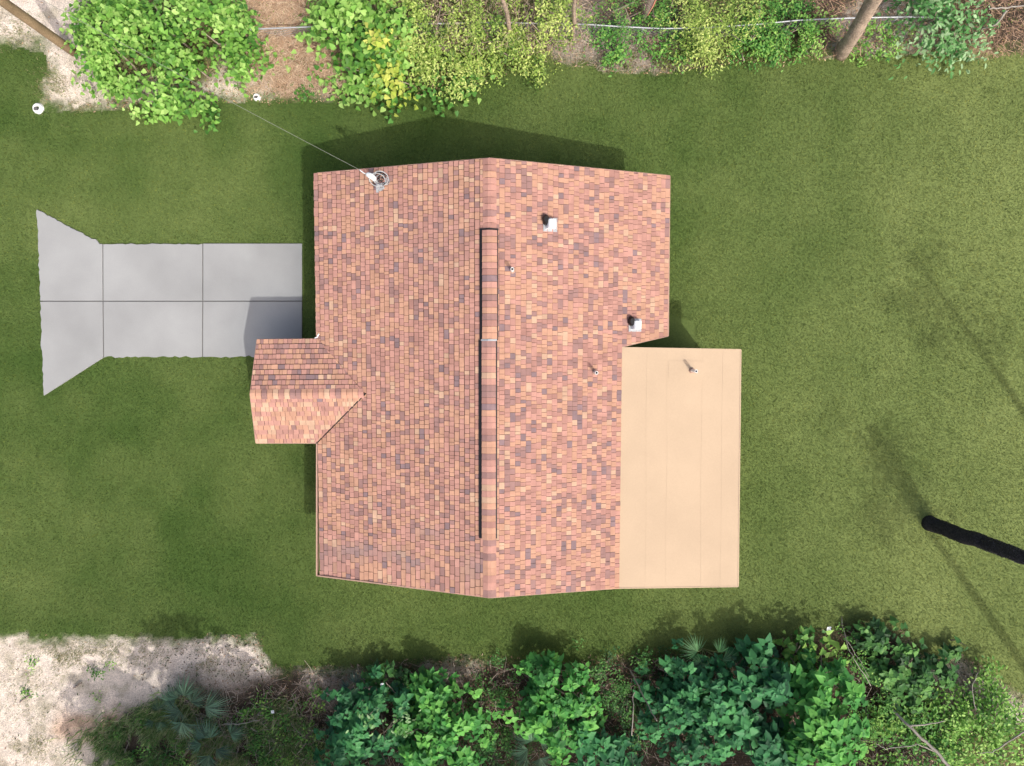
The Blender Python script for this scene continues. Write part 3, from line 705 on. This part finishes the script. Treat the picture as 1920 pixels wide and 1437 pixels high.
shrub([(1290, 20, 50, 1.4), (1340, 40, 55, 1.5), (1390, 10, 50, 1.6), (1330, 80, 40, 1.0), (1280, 105, 22, .5)], 'pale yellow green feathery bush over the fence right of centre', leaf=.10, tm='slim', pal='fine', dens=650)
shrub([(1170, 15, 50, 1.1), (1240, 20, 40, 1.0)], 'dull olive bush behind the fence beside the fallen frond', leaf=.08, tm='slim', pal='ground', dens=650)
shrub([(1420, 70, 40, .8), (1470, 55, 45, .8), (1440, 20, 45, 1.2), (1500, 25, 40, 1.1), (1400, 100, 25, .5), (1460, 85, 30, .5)], 'mixed green brush beside the leaning trunk on its left', leaf=.09, tm='oval', pal='ground', dens=480)
shrub([(1545, 60, 35, .7), (1520, 85, 25, .5), (1530, 50, 30, .8)], 'low lime green bush at the foot of the leaning trunk on the left', leaf=.09, tm='oval', pal='vine', dens=420, stems=4)
shrub([(1640, 60, 35, .6), (1610, 85, 22, .4), (1680, 60, 35, .6)], 'lime green creeper at the foot of the leaning trunk on the right', leaf=.09, tm='oval', pal='vine', dens=420, stems=4)
shrub([(1770, 20, 65, 1.7), (1820, 50, 45, 1.4), (1740, 60, 45, 1.2), (1790, 80, 35, .9)], 'rounded shrub with shiny pale tipped leaves near the top right corner', leaf=.15, tm='oval', pal='gloss', dens=230, nind=150)
# ---- bottom strip
shrub([(640, 1345, 50, 1.8), (690, 1380, 60, 2.2), (640, 1420, 55, 2.0), (740, 1330, 45, 1.6), (700, 1440, 50, 2.0)], 'blue green broad leaved shrub left of its bright twin below the roof', leaf=.155, pal='blue', dens=210, nind=230)
shrub([(810, 1320, 50, 1.7), (850, 1360, 60, 2.1), (800, 1400, 60, 2.2), (870, 1420, 50, 1.9), (770, 1440, 50, 2.0)], 'broad leaved green shrub in the bottom strip directly below the left roof half', leaf=.155, pal='bright', dens=210, nind=230)
shrub([(735, 1365, 22, 2.5), (700, 1335, 15, 2.3)], 'pale yellow green leaf tuft poking above the blue green shrub', 'sapling', leaf=.15, tm='oval', pal='gloss', dens=170, nind=30, stems=3)
shrub([(735, 1275, 42, .8), (790, 1290, 32, .8), (700, 1275, 25, .6), (770, 1275, 28, .6)], 'low dark vine touching the lawn below the left roof corner', 'vine', 'vine', leaf=.16, pal='dark', dens=110, nind=60, stems=4)
shrub([(1020, 1280, 48, 1.4), (1050, 1310, 60, 1.9), (1000, 1350, 50, 1.8), (1090, 1350, 45, 1.8), (1060, 1390, 50, 2.0)], 'green broad leaved shrub directly below the ridge end between dark hollows', leaf=.155, pal='bright', dens=210, nind=230)
shrub([(1130, 1420, 50, 1.9), (1180, 1440, 40, 1.9), (1110, 1385, 30, 1.6)], 'small broad leaved shrub on the bottom edge left of the bare stick', leaf=.22, pal='blue', dens=80, nind=90)
shrub([(1255, 1310, 48, 1.6), (1300, 1290, 50, 1.7), (1330, 1330, 60, 2.2), (1260, 1360, 50, 1.9), (1360, 1390, 55, 2.1), (1300, 1420, 50, 2.0)], 'wide blue green shrub right of the bare stick below the flat roof', leaf=.155, pal='blue', dens=210, nind=260)
shrub([(1440, 1290, 60, 2.2), (1400, 1340, 55, 2.2), (1440, 1390, 60, 2.3), (1420, 1262, 40, 1.5), (1470, 1430, 50, 2.2)], 'dense dark teal shrub left of the bright leaf shrub', leaf=.22, pal='blue', dens=125, nind=260)
shrub([(1530, 1290, 45, 2.3), (1550, 1340, 60, 2.8), (1560, 1400, 60, 2.9), (1520, 1380, 50, 2.6), (1600, 1310, 35, 2.3), (1600, 1370, 30, 2.3)], 'brightest green shrub with big pointed leaves in the lower right', leaf=.20, pal='bright', dens=150, nind=220)
shrub([(1515, 1232, 42, 1.2), (1470, 1252, 38, 1.1), (1550, 1252, 38, 1.2)], 'dark green leafy clump at the lawn edge above the brightest shrub', leaf=.20, pal='ground', dens=85, nind=100)
shrub([(1640, 1202, 42, .9), (1690, 1238, 50, 1.0), (1740, 1270, 50, 1.1), (1660, 1260, 50, 1.1), (1780, 1250, 28, .9), (1800, 1215, 18, .7), (1700, 1310, 50, 1.2)], 'deep green trailing vine climbing out over the sunny lawn edge at right', 'vine', 'vine', leaf=.16, pal='dark', dens=140, nind=200)
shrub([(1840, 1290, 40, 1.0), (1870, 1340, 55, 1.4), (1900, 1400, 55, 1.5), (1800, 1350, 45, 1.2), (1830, 1410, 50, 1.4)], 'sunlit yellow green fine leaved shrub in the bottom right corner', leaf=.12, tm='oval', pal='vine', dens=420)
shrub([(1690, 1400, 60, 1.1), (1750, 1420, 60, 1.1), (1740, 1360, 55, .9), (1660, 1350, 40, .9), (1790, 1390, 45, 1.0)], 'dark small leaved brush under the forked dead branch', 'brush', 'brush', leaf=.13, tm='oval', pal='ground', dens=300)
shrub([(930, 1290, 50, .6), (900, 1330, 40, .6), (960, 1400, 50, .7)], 'low dark brush with tiny leaves between two broad leaved shrubs', 'brush', 'brush', leaf=.08, tm='oval', pal='dark', dens=330)
shrub([(1150, 1270, 60, .6), (1180, 1330, 50, .6), (1110, 1260, 40, .5), (1230, 1250, 30, .4)], 'low dark brush with tiny leaves around the upright bare sticks', 'brush', 'brush', leaf=.08, tm='oval', pal='dark', dens=330)
shrub([(560, 1390, 50, .6), (500, 1330, 30, .5), (470, 1350, 25, .4), (600, 1320, 30, .5)], 'mixed weeds and brush left of the blue green shrub', 'brush', 'brush', leaf=.09, tm='oval', pal='ground', dens=260)
shrub([(180, 1265, 14, .25), (205, 1250, 9, .25), (178, 1305, 9, .15), (50, 1295, 16, .12), (50, 1250, 14, .12)], 'scattered small green weeds on the sunny sand at lower left', 'weeds', 'weeds', leaf=.07, tm='oval', pal='vine', dens=500, stems=0)
shrub([(505, 105, 12, .2), (530, 105, 10, .2), (565, 60, 8, .3), (617, 113, 7, .3), (570, 160, 16, .2), (640, 165, 22, .2), (500, 150, 8, .2), (600, 150, 14, .15)], 'scattered round leaved seedlings in the dry brown grass', 'seedlings', 'plant', leaf=.13, tm='heart', pal='vine', dens=150, nind=40, stems=0)

for lb_, lo_ in (('olive low weeds spreading below the palmettos on the bottom edge at left', [(230, 1400, 40, .3), (300, 1425, 45, .35), (350, 1410, 40, .3), (480, 1410, 40, .4), (520, 1425, 40, .4), (260, 1360, 22, .2)]),
                 ('tangled small leaved bramble at the bottom between the two left broad leaved shrubs', [(760, 1300, 40, .8), (900, 1390, 45, 1.0), (930, 1430, 45, 1.0)]),
                 ('small leaved bramble under the upright bare stick', [(1195, 1400, 45, 1.0), (1215, 1340, 35, .8), (1140, 1300, 40, .7)]),
                 ('small leaved bramble filling the gap below the lawn left of the reaching palmetto', [(1240, 1265, 35, .7), (1290, 1250, 30, .6), (1200, 1250, 30, .5)]),
                 ('olive bramble between the brightest shrub and the trailing vine', [(1620, 1260, 40, 1.2), (1640, 1340, 45, 1.2), (1620, 1420, 40, 1.2), (1600, 1200, 30, .8)])):
    shrub(lo_, lb_, 'bramble', 'bramble', leaf=.075, tm='oval', pal='dark' if 'olive' not in lb_ else 'ground', dens=420)
# ---- saw palmettos
def palmetto(px, py, r, h, label, nf=9, col=(0.13, 0.22, 0.14), arc=(0, 6.28), group='saw palmettos in the undergrowth'):
    c = at(px, py, h * .6); c[2] = 0; root = empty('palmetto', c, label, 'palmetto', group); R = r / 64
    nf = max(4, int(nf * .8))
    for k in range(nf):
        a_ = arc[0] + (arc[1] - arc[0]) * (k + rng.uniform(0, 1)) / nf; el = rng.uniform(.25, 1.2)
        L = R * rng.uniform(.25, .62); hub = np.array((math.cos(a_) * L * math.cos(el), math.sin(a_) * L * math.cos(el), h * .4 + L * math.sin(el)))
        mb = MB(); mb.tube([np.array((0, 0, .05)), hub * .5 + np.array((0, 0, .08)), hub], [.018, .013, .010], 5, caps=False, t=(0.22, 0.28, 0.13))
        nl = 22; blade = R * rng.uniform(.5, .8); sprd = rng.uniform(1.0, 1.6); tl = rng.uniform(-.25, .45); sh_ = rng.uniform(.6, 1.5)
        for j in range(nl):
            b = a_ + (j / (nl - 1) - .5) * 2 * sprd + rng.normal(0, .03); l = blade * (1 - .3 * abs(j / (nl - 1) - .5) * 2) * rng.uniform(.85, 1.08)
            d = np.array((math.cos(b), math.sin(b), tl)); s_ = np.array((-math.sin(b), math.cos(b), 0)) * l * .026
            m_ = hub + d * l * .45; tp = hub + d * l + np.array((0, 0, -.25 * l)); cc = np.array(col) * rng.uniform(.6, 1.7) * sh_
            mb.add([hub, m_ - s_, tp, m_ + s_, m_ + np.array((0, 0, -.02))], [(0, 4, 1), (1, 4, 2), (0, 3, 4), (4, 3, 2)], cc)
        mb.build('frond', M['frond'], root, tint=True)
palmetto(355, 1320, 70, .7, 'grey green fan leaved palmetto at the edge of the shaded sand', 9)
palmetto(405, 1385, 62, .6, 'palmetto with spiky blue green fans just above the bottom edge at left', 8)
palmetto(300, 1345, 40, .4, 'small flat palmetto fan beside the larger ones on the sand', 4)
palmetto(1005, 1405, 58, 2.0, 'palmetto on the bottom edge under the broad leaved shrub', 10)
palmetto(1068, 1400, 40, 1.9, 'narrow palmetto squeezed right of the bottom edge palmetto', 6)
palmetto(1335, 1245, 56, 1.8, 'palmetto reaching over the lawn edge below the flat roof', 7, (0.13, 0.25, 0.12))
palmetto(1395, 1280, 46, 1.9, 'palmetto half hidden right of the one reaching over the lawn', 6)
palmetto(660, 1300, 42, 1.5, 'palmetto with bluish fans at the top of the blue green shrub', 6, (0.10, 0.2, 0.17))
# fallen palm frond behind the fence
fd = empty('fallen_frond', at(1210, 10, .9), 'dry reddish palm frond lying on the brush behind the fence', 'palm frond')
mb = MB()
b0 = at(1232, -6, 1.0) - at(1210, 10, .9); b1 = at(1214, 30, .9) - at(1210, 10, .9)
for k in range(16):
    q = b0 + (b1 - b0) * k / 16; e = q + np.array((-.45 + .02 * k, .02 - .012 * k, -.1)); s_ = np.array((0, .012, 0)); mb.add([q - s_, q + s_, e], [(0, 1, 2)], (0.40, 0.30, 0.25))
mb.build('leaflets', M['frond'], fd, tint=True)
mb = MB(); mb.tube([b0, (b0 + b1) / 2 + np.array((.02, 0, .03)), b1], [.03, .022, .01], 6, t=(0.45, 0.2, 0.13)); mb.build('midrib', M['frond'], fd, tint=True)

# ---- trunks
def trunk(name, pts, rad, label, m, cat='tree', k=14, group=None, crown=None, rough=.0):
    W = [at(px, py, z) for px, py, z in pts]; P = []; R = []
    for i in range(len(W) - 1):
        for f in np.linspace(0, 1, 7)[:-1]:
            P.append(W[i] * (1 - f) + W[i + 1] * f + (rng.normal(0, rad[0] * .06, 3) if (i or f) else 0)); R.append((rad[i] * (1 - f) + rad[i + 1] * f) * rng.uniform(.94, 1.06))
    P.append(W[-1]); R.append(rad[-1]); P = np.array(P); R = np.array(R); R[0] *= 1.15; P[0][2] -= .1
    O = W[0].copy(); root = empty(name, O, label, cat, group)
    mb = MB(); mb.tube(P - O, R, k); mb.build('trunk', m, root, smooth=True)
    return root, P, O
t1, P1, O1 = trunk('leaning_tree', [(1578, 100, 0), (1600, 66, 1.3), (1650, -20, 3.4), (1760, -170, 6.2)], [.21, .19, .19, .13], 'thick leaning tree with a pale trunk on the sandy edge near the top right', M['bark'])
# broken crown beyond the frame
n = 2600; c = P1[-1] - O1; d = rng.normal(0, 1, (n, 3)); d /= np.linalg.norm(d, axis=1)[:, None]; p = c + d * (1.3 * rng.random((n, 1)) ** .4) * np.array((1, 1, .7))
V, F, T = place('oval', p, d + np.array((0, 0, 1.2)) + rng.normal(0, .3, (n, 3)), rng.uniform(0, 6.3, n), rng.uniform(.1, .17, n), tints('vine', n)); link('crown', mesh('crown', V, F, M['leaf'], T), t1)['kind'] = 'stuff'
trunk('slim_tree', [(955, 84, 0), (955, 55, .8), (950, 22, 1.7), (940, -5, 2.6), (930, -60, 4.0)], [.07, .065, .06, .055, .04], 'slim pale bare trunk, left of two in the top middle shrubs', M['bark'], group='slim pale trunks in the shrubs', k=10)
trunk('slim_tree', [(1071, 85, 0), (1077, 45, .9), (1076, 15, 1.7), (1080, -40, 3.2)], [.06, .06, .055, .04], 'slim pale bare trunk, right of two in the top middle shrubs', M['bark'], group='slim pale trunks in the shrubs', k=10)
# dark palm trunk on the right lawn, fibrous surface
pt, PP, PO = trunk('palm_tree', [(1742, 981, 0), (1800, 1003, 1.3), (1860, 1023, 2.5), (1925, 1048, 3.7), (2000, 1080, 4.9)], [.22, .21, .185, .165, .155], 'black fibrous palm trunk rising from the open lawn at the right edge', M['palmbark'], 'palm tree', k=20)
n = 9000; i = rng.integers(0, len(PP) - 1, n); f = rng.random(n)[:, None]; c = PP[i] * (1 - f) + PP[i + 1] * f - PO
th = rng.uniform(0, 2 * math.pi, n); rad = np.interp(i, [0, len(PP)], [.22, .155]); o_ = np.stack([np.cos(th), np.sin(th), np.zeros(n)], 1)
tv, tf, ttn = place('slim', c + o_ * rad[:, None] * .93, np.cross(o_, np.array((0, 0, 1.0))) + rng.normal(0, .4, (n, 3)), th + rng.normal(0, .4, n), rng.uniform(.02, .045, n), np.array([[0.035, 0.033, 0.038]]) * rng.uniform(.3, 2.0, (n, 1)) * (1 + 3.2 * np.clip((i[:, None] / len(PP) - .3) * 2, 0, 1)))
link('trunk_fibre', mesh('trunk_fibre', tv, tf, M['litter'], ttn), pt)['kind'] = 'stuff'

# ---- dead branches
def branch(name, label, runs, group=None, m='twig', cat='branch'):
    O = at(*runs[0][0][0]); O[2] = 0; root = empty(name, O, label, cat, group)
    mb = MB()
    for pts, r0_, r1_ in runs:
        W = np.array([at(*p) for p in pts]); n = len(W); t = np.linspace(0, n - 1, (n - 1) * 5 + 1)
        P = np.stack([np.interp(t, range(n), W[:, j]) for j in range(3)], 1) + rng.normal(0, .012, (len(t), 3))
        mb.tube(P - O, np.linspace(r0_, r1_, len(t)), 6)
    mb.build('wood', M[m], root, smooth=True)
M['grey'] = mat('grey_deadwood', (0.34, 0.31, 0.27), 0.9, 0.2, n1=(7, 5, .7, 1.2))
branch('bare_sapling', 'bent bare grey sapling stick leaning left above the dark hollow at the bottom', [([(1232, 1352, 2.6), (1212, 1318, 1.9), (1194, 1280, 1.0), (1180, 1254, .2)], .012, .028)], m='grey')
branch('bare_sapling', 'straight upright bare stick in the darkest hollow at the bottom', [([(1184, 1380, 1.4), (1187, 1330, 1.2), (1188, 1290, .8)], .016, .012)], m='grey')
branch('dead_branch', 'forked grey dead branch lying over the brush in the lower right', [([(1670, 1328, .8), (1705, 1362, 1.3), (1745, 1400, 1.5), (1785, 1445, 1.7)], .035, .05), ([(1705, 1362, 1.3), (1740, 1358, 1.3), (1772, 1352, 1.4)], .03, .012), ([(1760, 1412, 1.5), (1720, 1396, 1.5), (1660, 1405, 1.4), (1640, 1392, 1.3)], .02, .01)], m='grey')
branch('dead_branch', 'thin curved dead branch at the bottom right corner', [([(1925, 1370, 1.6), (1890, 1390, 1.5), (1860, 1412, 1.4), (1835, 1412, 1.3)], .025, .01), ([(1830, 1330, 1.2), (1822, 1290, 1.2), (1833, 1262, 1.2)], .014, .008)], m='grey')
branch('dead_branch', 'thin pale twig reaching from the lawn edge down to the deep green vine', [([(1577, 1155, .1), (1585, 1200, .9), (1600, 1235, 1.2), (1632, 1285, 1.3)], .012, .01), ([(1585, 1195, .9), (1610, 1235, 1.1), (1628, 1270, 1.3)], .009, .006)], m='grey')
branch('dead_branch', 'pale curved branch lying across the top of the blue green shrub', [([(612, 1300, .8), (630, 1311, .9), (650, 1314, 1.0), (668, 1312, 1.0)], .016, .012)], m='grey')
branch('dead_branch', 'straight dead stick crossing the dark vine by the lawn', [([(722, 1280, .9), (742, 1300, .8), (762, 1325, .6)], .014, .01), ([(780, 1290, .5), (800, 1268, .3), (815, 1262, .3)], .012, .012)], m='twig')
branch('dead_branch', 'pale dead branch among the weeds near the palmettos', [([(420, 1357, .4), (450, 1359, .5), (485, 1350, .5)], .016, .01), ([(470, 1365, .4), (482, 1372, .3)], .01, .008)], m='grey')
branch('dead_branch', 'grey forked branch by the shiny leaf shrub at the top right', [([(1840, 55, .5), (1868, 45, .8), (1888, 20, 1.1)], .02, .03), ([(1855, 18, 1.4), (1890, 14, 1.4), (1930, 10, 1.5)], .02, .02)], m='grey')
branch('dead_branch', 'short dark stick on the sunny sand at lower left', [([(138 * 1.0, 1292, .05), (146, 1284, .08), (153, 1281, .1)], .02, .02), ([(36, 1318, .03), (48, 1309, .05), (55, 1305, .05)], .02, .02)], m='twig')

# ---- fence rail along the top
fpts = [(470, 55), (600, 50), (760, 46), (885, 43), (1000, 44), (1100, 46), (1160, 50), (1240, 54), (1330, 52), (1420, 46), (1500, 38), (1600, 34), (1700, 32), (1790, 34)]
FW = [at(px, py, .62) for px, py in fpts]
fence = empty('fence', (FW[0][0], FW[0][1], 0), 'chain link fence with a pale top rail half buried in brush along the top', 'fence'); FO = np.array((FW[0][0], FW[0][1], 0))
P = np.array(FW); t = np.linspace(0, len(P) - 1, 80); P = np.stack([np.interp(t, range(len(P)), P[:, j]) for j in range(3)], 1)
mb = MB(); mb.tube(P - FO, .021, 8); mb.build('top_rail', M['galv'], fence, smooth=True)
for i in range(0, 80, 8):
    mb = MB(); q = P[i] - FO; mb.tube([(q[0], q[1], -.1), (q[0], q[1], .64)], .022, 8); mb.build('post', M['galv'], fence, smooth=True)
mb = MB(); segs = 220; t = np.linspace(0, 79, segs); PF = np.stack([np.interp(t, range(80), P[:, j]) for j in range(3)], 1) - FO
for i in range(0, segs - 8, 2):
    for a_, b_ in ((i, i + 8), (i + 8, i)):
        A = PF[a_].copy(); B = PF[b_].copy(); A[2] = .04; B[2] = .59; n_ = np.array((0, .003, 0)); mb.add([A - n_, A + n_, B + n_, B - n_], [(0, 1, 2, 3)])
o = mb.build('wire_mesh', M['galv'], fence); o['kind'] = 'stuff'

# ---- white pipe stubs on the sand
def stub(px, py, r, label):
    b = at(px, py); g = empty('pipe_stub', b, label, 'pipe', 'white pipe stubs on the sand'); mb = MB(); n = 20
    prof = [(r * 1.3, -.02), (r * 1.15, .04), (r, .07), (r * .86, .085), (r * .55, .08), (r * .45, .02)]
    V = [(q * math.cos(2 * math.pi * j / n), q * math.sin(2 * math.pi * j / n), z) for q, z in prof for j in range(n)]
    F = [(i * n + j, i * n + (j + 1) % n, (i + 1) * n + (j + 1) % n, (i + 1) * n + j) for i in range(len(prof) - 1) for j in range(n)]
    mb.add(V, F); mb.build('collar', M['pvc'], g, smooth=True)
    mb = MB(); mb.tube([(-.25 * r, -.2 * r, .0), (-.25 * r, -.2 * r, .088)], r * .42, 14); mb.build('bore', M['joint'], g)
stub(72, 204, .13, 'white round pipe collar with a dark hole where the upper left lawn begins')
stub(482, 183, .09, 'smaller white round pipe collar on the sand above the lawn')

# ---- small rubbish
def scrap(px, py, s, label, z=.1, c='white'):
    b = at(px, py, z); V = []
    for i in range(5):
        for j in range(5):
            V.append(((i - 2) * s / 4 + rng.normal(0, s * .06), (j - 2) * s / 4 + rng.normal(0, s * .06), rng.normal(0, s * .12)))
    F = [(i * 5 + j, (i + 1) * 5 + j, (i + 1) * 5 + j + 1, i * 5 + j + 1) for i in range(4) for j in range(4)]
    o = link('litter_bag', mesh('litter_bag', V, F, M[c])); o.location = b; tagset(o, label, 'rubbish', 'bits of rubbish in the bottom brush')
scrap(1554, 1179, .12, 'crumpled white plastic scrap at the lawn edge above the brightest shrub', .5)
scrap(1262, 1240, .17, 'crumpled pale plastic bag at the lawn edge left of the palmetto', .25)
scrap(716, 1284, .09, 'small white scrap caught in the low dark vine', .9)
scrap(511, 1335, .09, 'small white scrap in the brush right of the palmettos', .5)

# ------------------------------------------------------------------ ground cover: litter, twigs, weeds
def litter(n, fx, sz, pal, name, label, z=(0, .06), tm='slim', cat='leaf litter', m='litter', dens=None):
    px = rng.uniform(-20, 1940, n); py = fx(n); P = np.array([at(a_, b_) for a_, b_ in zip(px, py)])
    k = ~inpoly(P[:, 0], P[:, 1], LP)
    if dens is not None: k &= rng.random(n) < dens(px, py)
    P = P[k]; n = len(P); P[:, 2] = rng.uniform(*z, n)
    c = np.array(pal)[rng.integers(0, len(pal), n)] * rng.uniform(.6, 1.3, (n, 1))
    nn = np.array((0, 0, 1.0)) + rng.normal(0, .45, (n, 3))
    V, F, T = place(tm, P, nn, rng.uniform(0, 6.3, n), sz * rng.uniform(.5, 1.5, n), c)
    tagset(link(name, mesh(name, V, F, M[m], T)), label, cat, kind='stuff')
sandy_b = lambda px, py: np.clip((px - 230) / 300, .05, 1) * np.where(px > 560, 1, .7)
litter(42000, lambda n: rng.uniform(1180, 1450, n), .075, [(.20, .13, .08), (.30, .20, .13), (.10, .07, .05), (.36, .27, .2), (.05, .08, .03), (.05, .10, .035)], 'leaf_litter', 'brown and olive leaf litter under the bottom shrubs', dens=sandy_b)
litter(26000, lambda n: rng.uniform(-15, 210, n), .07, [(.42, .27, .16), (.5, .36, .24), (.22, .14, .09), (.16, .22, .05)], 'leaf_litter', 'dry tan leaf litter along the top strip', dens=lambda px, py: np.where(px < 200, .06, .9))
def sticks(n, box, L, r, name, label, z=(.02, .5), col=None, dens=None):
    V = []; 
    px = rng.uniform(box[0], box[2], n); py = rng.uniform(box[1], box[3], n)
    P = np.array([at(a_, b_) for a_, b_ in zip(px, py)]); k = ~inpoly(P[:, 0], P[:, 1], LP); P = P[k]; n = len(P)
    yaw = rng.uniform(0, 6.3, n); l = L * rng.uniform(.4, 1.4, n); P[:, 2] = rng.uniform(*z, n)
    d = np.stack([np.cos(yaw), np.sin(yaw), rng.normal(0, .25, n)], 1) * l[:, None]; bend = rng.normal(0, .12, (n, 3)) * l[:, None]
    s_ = np.stack([-np.sin(yaw), np.cos(yaw), np.zeros(n)], 1) * r; u = np.array((0, 0, r * 1.6))
    A = P - d / 2; B = P + bend; C = P + d / 2
    V = np.stack([A - s_, A + s_, A + u, B - s_, B + s_, B + u, C], 1)
    Ft = np.array([(0, 3, 5), (0, 5, 2), (1, 2, 5), (1, 5, 4), (3, 6, 5), (4, 5, 6)]); F = (Ft[None] + 7 * np.arange(n)[:, None, None]).reshape(-1, 3)
    c = np.array(col or [(.34, .28, .23), (.22, .17, .13), (.45, .38, .32)]); T = np.repeat(c[rng.integers(0, len(c), n)] * rng.uniform(.7, 1.2, (n, 1)), 7, 0)
    tagset(link(name, mesh(name, V.reshape(-1, 3), F, M['litter'], T)), label, 'twigs', kind='stuff')
sticks(1500, (560, 1240, 1760, 1450), .5, .006, 'dead_twigs', 'tangle of dead twigs in the bottom undergrowth')
sticks(900, (330, 1270, 640, 1450), .45, .006, 'dead_twigs', 'pale dead grass stalks and twigs near the palmettos', z=(.02, .35))
sticks(6500, (455, -10, 710, 175), .20, .004, 'dead_grass', 'matted dry straw coloured grass between the two vine thickets', z=(.01, .12), col=[(.58, .43, .30), (.42, .28, .18), (.65, .52, .38)])
sticks(1200, (1040, 60, 1320, 135), .25, .004, 'dead_twigs', 'grey twigs on the bare patch at the top middle', z=(.01, .15))
sticks(1500, (1500, -10, 1930, 110), .35, .006, 'dead_twigs', 'brown twigs around the leaning trunk and the top right corner', z=(.01, .5), col=[(.34, .22, .15), (.18, .12, .09), (.5, .34, .24)])
sticks(1600, (740, -10, 1100, 120), .3, .005, 'dead_twigs', 'twiggy tan stems inside the fine leaved shrubs', z=(.1, 1.2), col=[(.5, .4, .3), (.36, .27, .2)])
# long grass and weeds
def tufts(spots, n, L, wd, pal, name, label, cat='grass'):
    X = []; Y = []
    for (px, py, rx, ry, wgt) in spots:
        k = int(n * wgt); c = at(px, py); X.append(c[0] + rng.normal(0, rx / 62 / 1.8, k)); Y.append(c[1] + rng.normal(0, ry / 62 / 1.8, k))
    X = np.concatenate(X); Y = np.concatenate(Y); t = fbm(X, Y, 2.5, 77); k = t > .42; X, Y = X[k], Y[k]; n = len(X)
    tt = np.array(pal)[rng.integers(0, len(pal), n)] * rng.uniform(.7, 1.3, (n, 1))
    V, F, T = blades(n, X, Y, L, wd, tt, 1.0)
    tagset(link(name, mesh(name, V, F, M['grass'], T)), label, cat, kind='stuff')
tufts([(260, 1400, 90, 45, .3), (430, 1410, 80, 45, .3), (550, 1400, 50, 45, .2), (330, 1350, 60, 35, .2), (520, 1350, 40, 35, .1)], 34000, .30, .030, [(.20, .34, .10), (.34, .46, .18), (.55, .54, .32), (.12, .24, .07)], 'long_grass', 'long grey green weeds and grass at the bottom left')
tufts([(60, 1290, 60, 80, .3), (130, 1230, 60, 25, .3), (240, 1220, 80, 30, .3), (60, 1400, 40, 30, .2), (380, 1240, 80, 20, .2), (100, 160, 30, 50, .25), (30, 60, 40, 30, .15), (140, 200, 40, 10, .15)], 6000, .09, .012, [(.16, .22, .07), (.25, .28, .12), (.4, .34, .2)], 'sparse_grass', 'sparse thin grass growing through the sand')
tufts([(1300, 105, 60, 14, .4), (1240, 115, 50, 12, .2), (960, 125, 40, 12, .2), (1400, 100, 40, 14, .3), (1180, 118, 40, 12, .2), (1500, 100, 50, 12, .3)], 9000, .2, .012, [(.10, .16, .05), (.2, .27, .08), (.34, .38, .13)], 'edge_grass', 'taller grass tufts where the lawn meets the top strip')

# ------------------------------------------------------------------ trees south of the plot: outside the picture, they shade its bottom strip
def shade_tree(x, y, h, r, lb, n=3600):
    root = empty('shade_tree', (x, y, 0), lb, 'tree', 'trees south of the plot')
    mb = MB(); mb.tube([(0, 0, -.1), (.1, .1, h * .4), (0, .2, h * .75)], [.22, .17, .09], 10); mb.build('trunk', M['bark'], root, smooth=True)
    d = rng.normal(0, 1, (n, 3)); d /= np.linalg.norm(d, axis=1)[:, None]; c = d * (rng.random((n, 1)) ** .4) * np.array((r, r, h * .38)) + np.array((0, 0, h * .66))
    k = fbm(c[:, 0] * 1.0 + x, c[:, 1] + c[:, 2], 1.1, 5) > .42; c = c[k]; d = d[k]; n = len(c)
    V, F, T = place('oval', c, d + np.array((0, 0, 1.0)) + rng.normal(0, .4, (n, 3)), rng.uniform(0, 6.3, n), rng.uniform(.28, .5, n), tints('dark', n))
    link('crown', mesh('crown', V, F, M['leaf'], T), root)['kind'] = 'stuff'
for x, y, h, r, lb in ((-7.4, -13.9, 7.5, 1.9, 'westernmost leafy tree south of the plot, shading the pale sand'), (-4.2, -15.2, 7.0, 1.8, 'leafy tree south of the palmettos and weeds'), (-1.0, -16.4, 6.6, 2.0, 'leafy tree south of the blue green shrub'), (2.4, -16.4, 6.4, 2.0, 'leafy tree south of the shrub below the ridge'),
                    (5.6, -16.4, 5.6, 2.1, 'leafy tree south of the bare upright stick'), (9.0, -16.4, 5.4, 2.1, 'leafy tree south of the dark teal shrub'), (12.4, -16.8, 5.8, 2.0, 'easternmost leafy tree south of the brightest shrub'), (-10.4, -14.6, 6.0, 1.6, 'low leafy tree at the far bottom left beyond the sand')):
    shade_tree(x, y, h, r, lb)
# two tall thin pines east of the picture whose long soft shadows cross the right lawn
def pine(x, y, h, lb):
    root = empty('pine_tree', (x, y, 0), lb, 'tree', 'tall pines east of the plot')
    mb = MB(); P = [(0, 0, -.1), (.1, .05, h * .5), (.05, .15, h)]; mb.tube(P, [.17, .13, .04], 10); mb.build('trunk', M['bark'], root, smooth=True)
    n = 700; k = rng.integers(0, 16, n); hub = np.stack([np.cos(np.arange(16) * 2.4) * rng.uniform(.5, 1.5, 16), np.sin(np.arange(16) * 2.4) * rng.uniform(.5, 1.5, 16), h * rng.uniform(.7, 1.0, 16)], 1)
    c = hub[k] + rng.normal(0, .32, (n, 3)) * np.array((1, 1, .5))
    V, F, T = place('slim', c, rng.normal(0, .6, (n, 3)) + np.array((0, 0, 1.0)), rng.uniform(0, 6.3, n), rng.uniform(.15, .3, n), tints('dark', n)); link('crown', mesh('crown', V, F, M['leaf'], T), root)['kind'] = 'stuff'
    mb = MB()
    for q in hub: mb.tube([(.05, .1, q[2] - .5), q], [.035, .01], 5, caps=False)
    mb.build('limbs', M['bark'], root)['kind'] = 'stuff'
pine(18.6, -6.5, 15.5, 'tall thin pine east of the lawn, nearer the black palm trunk')
pine(17.6, -12.5, 16.5, 'tall thin pine at the south east corner of the plot')
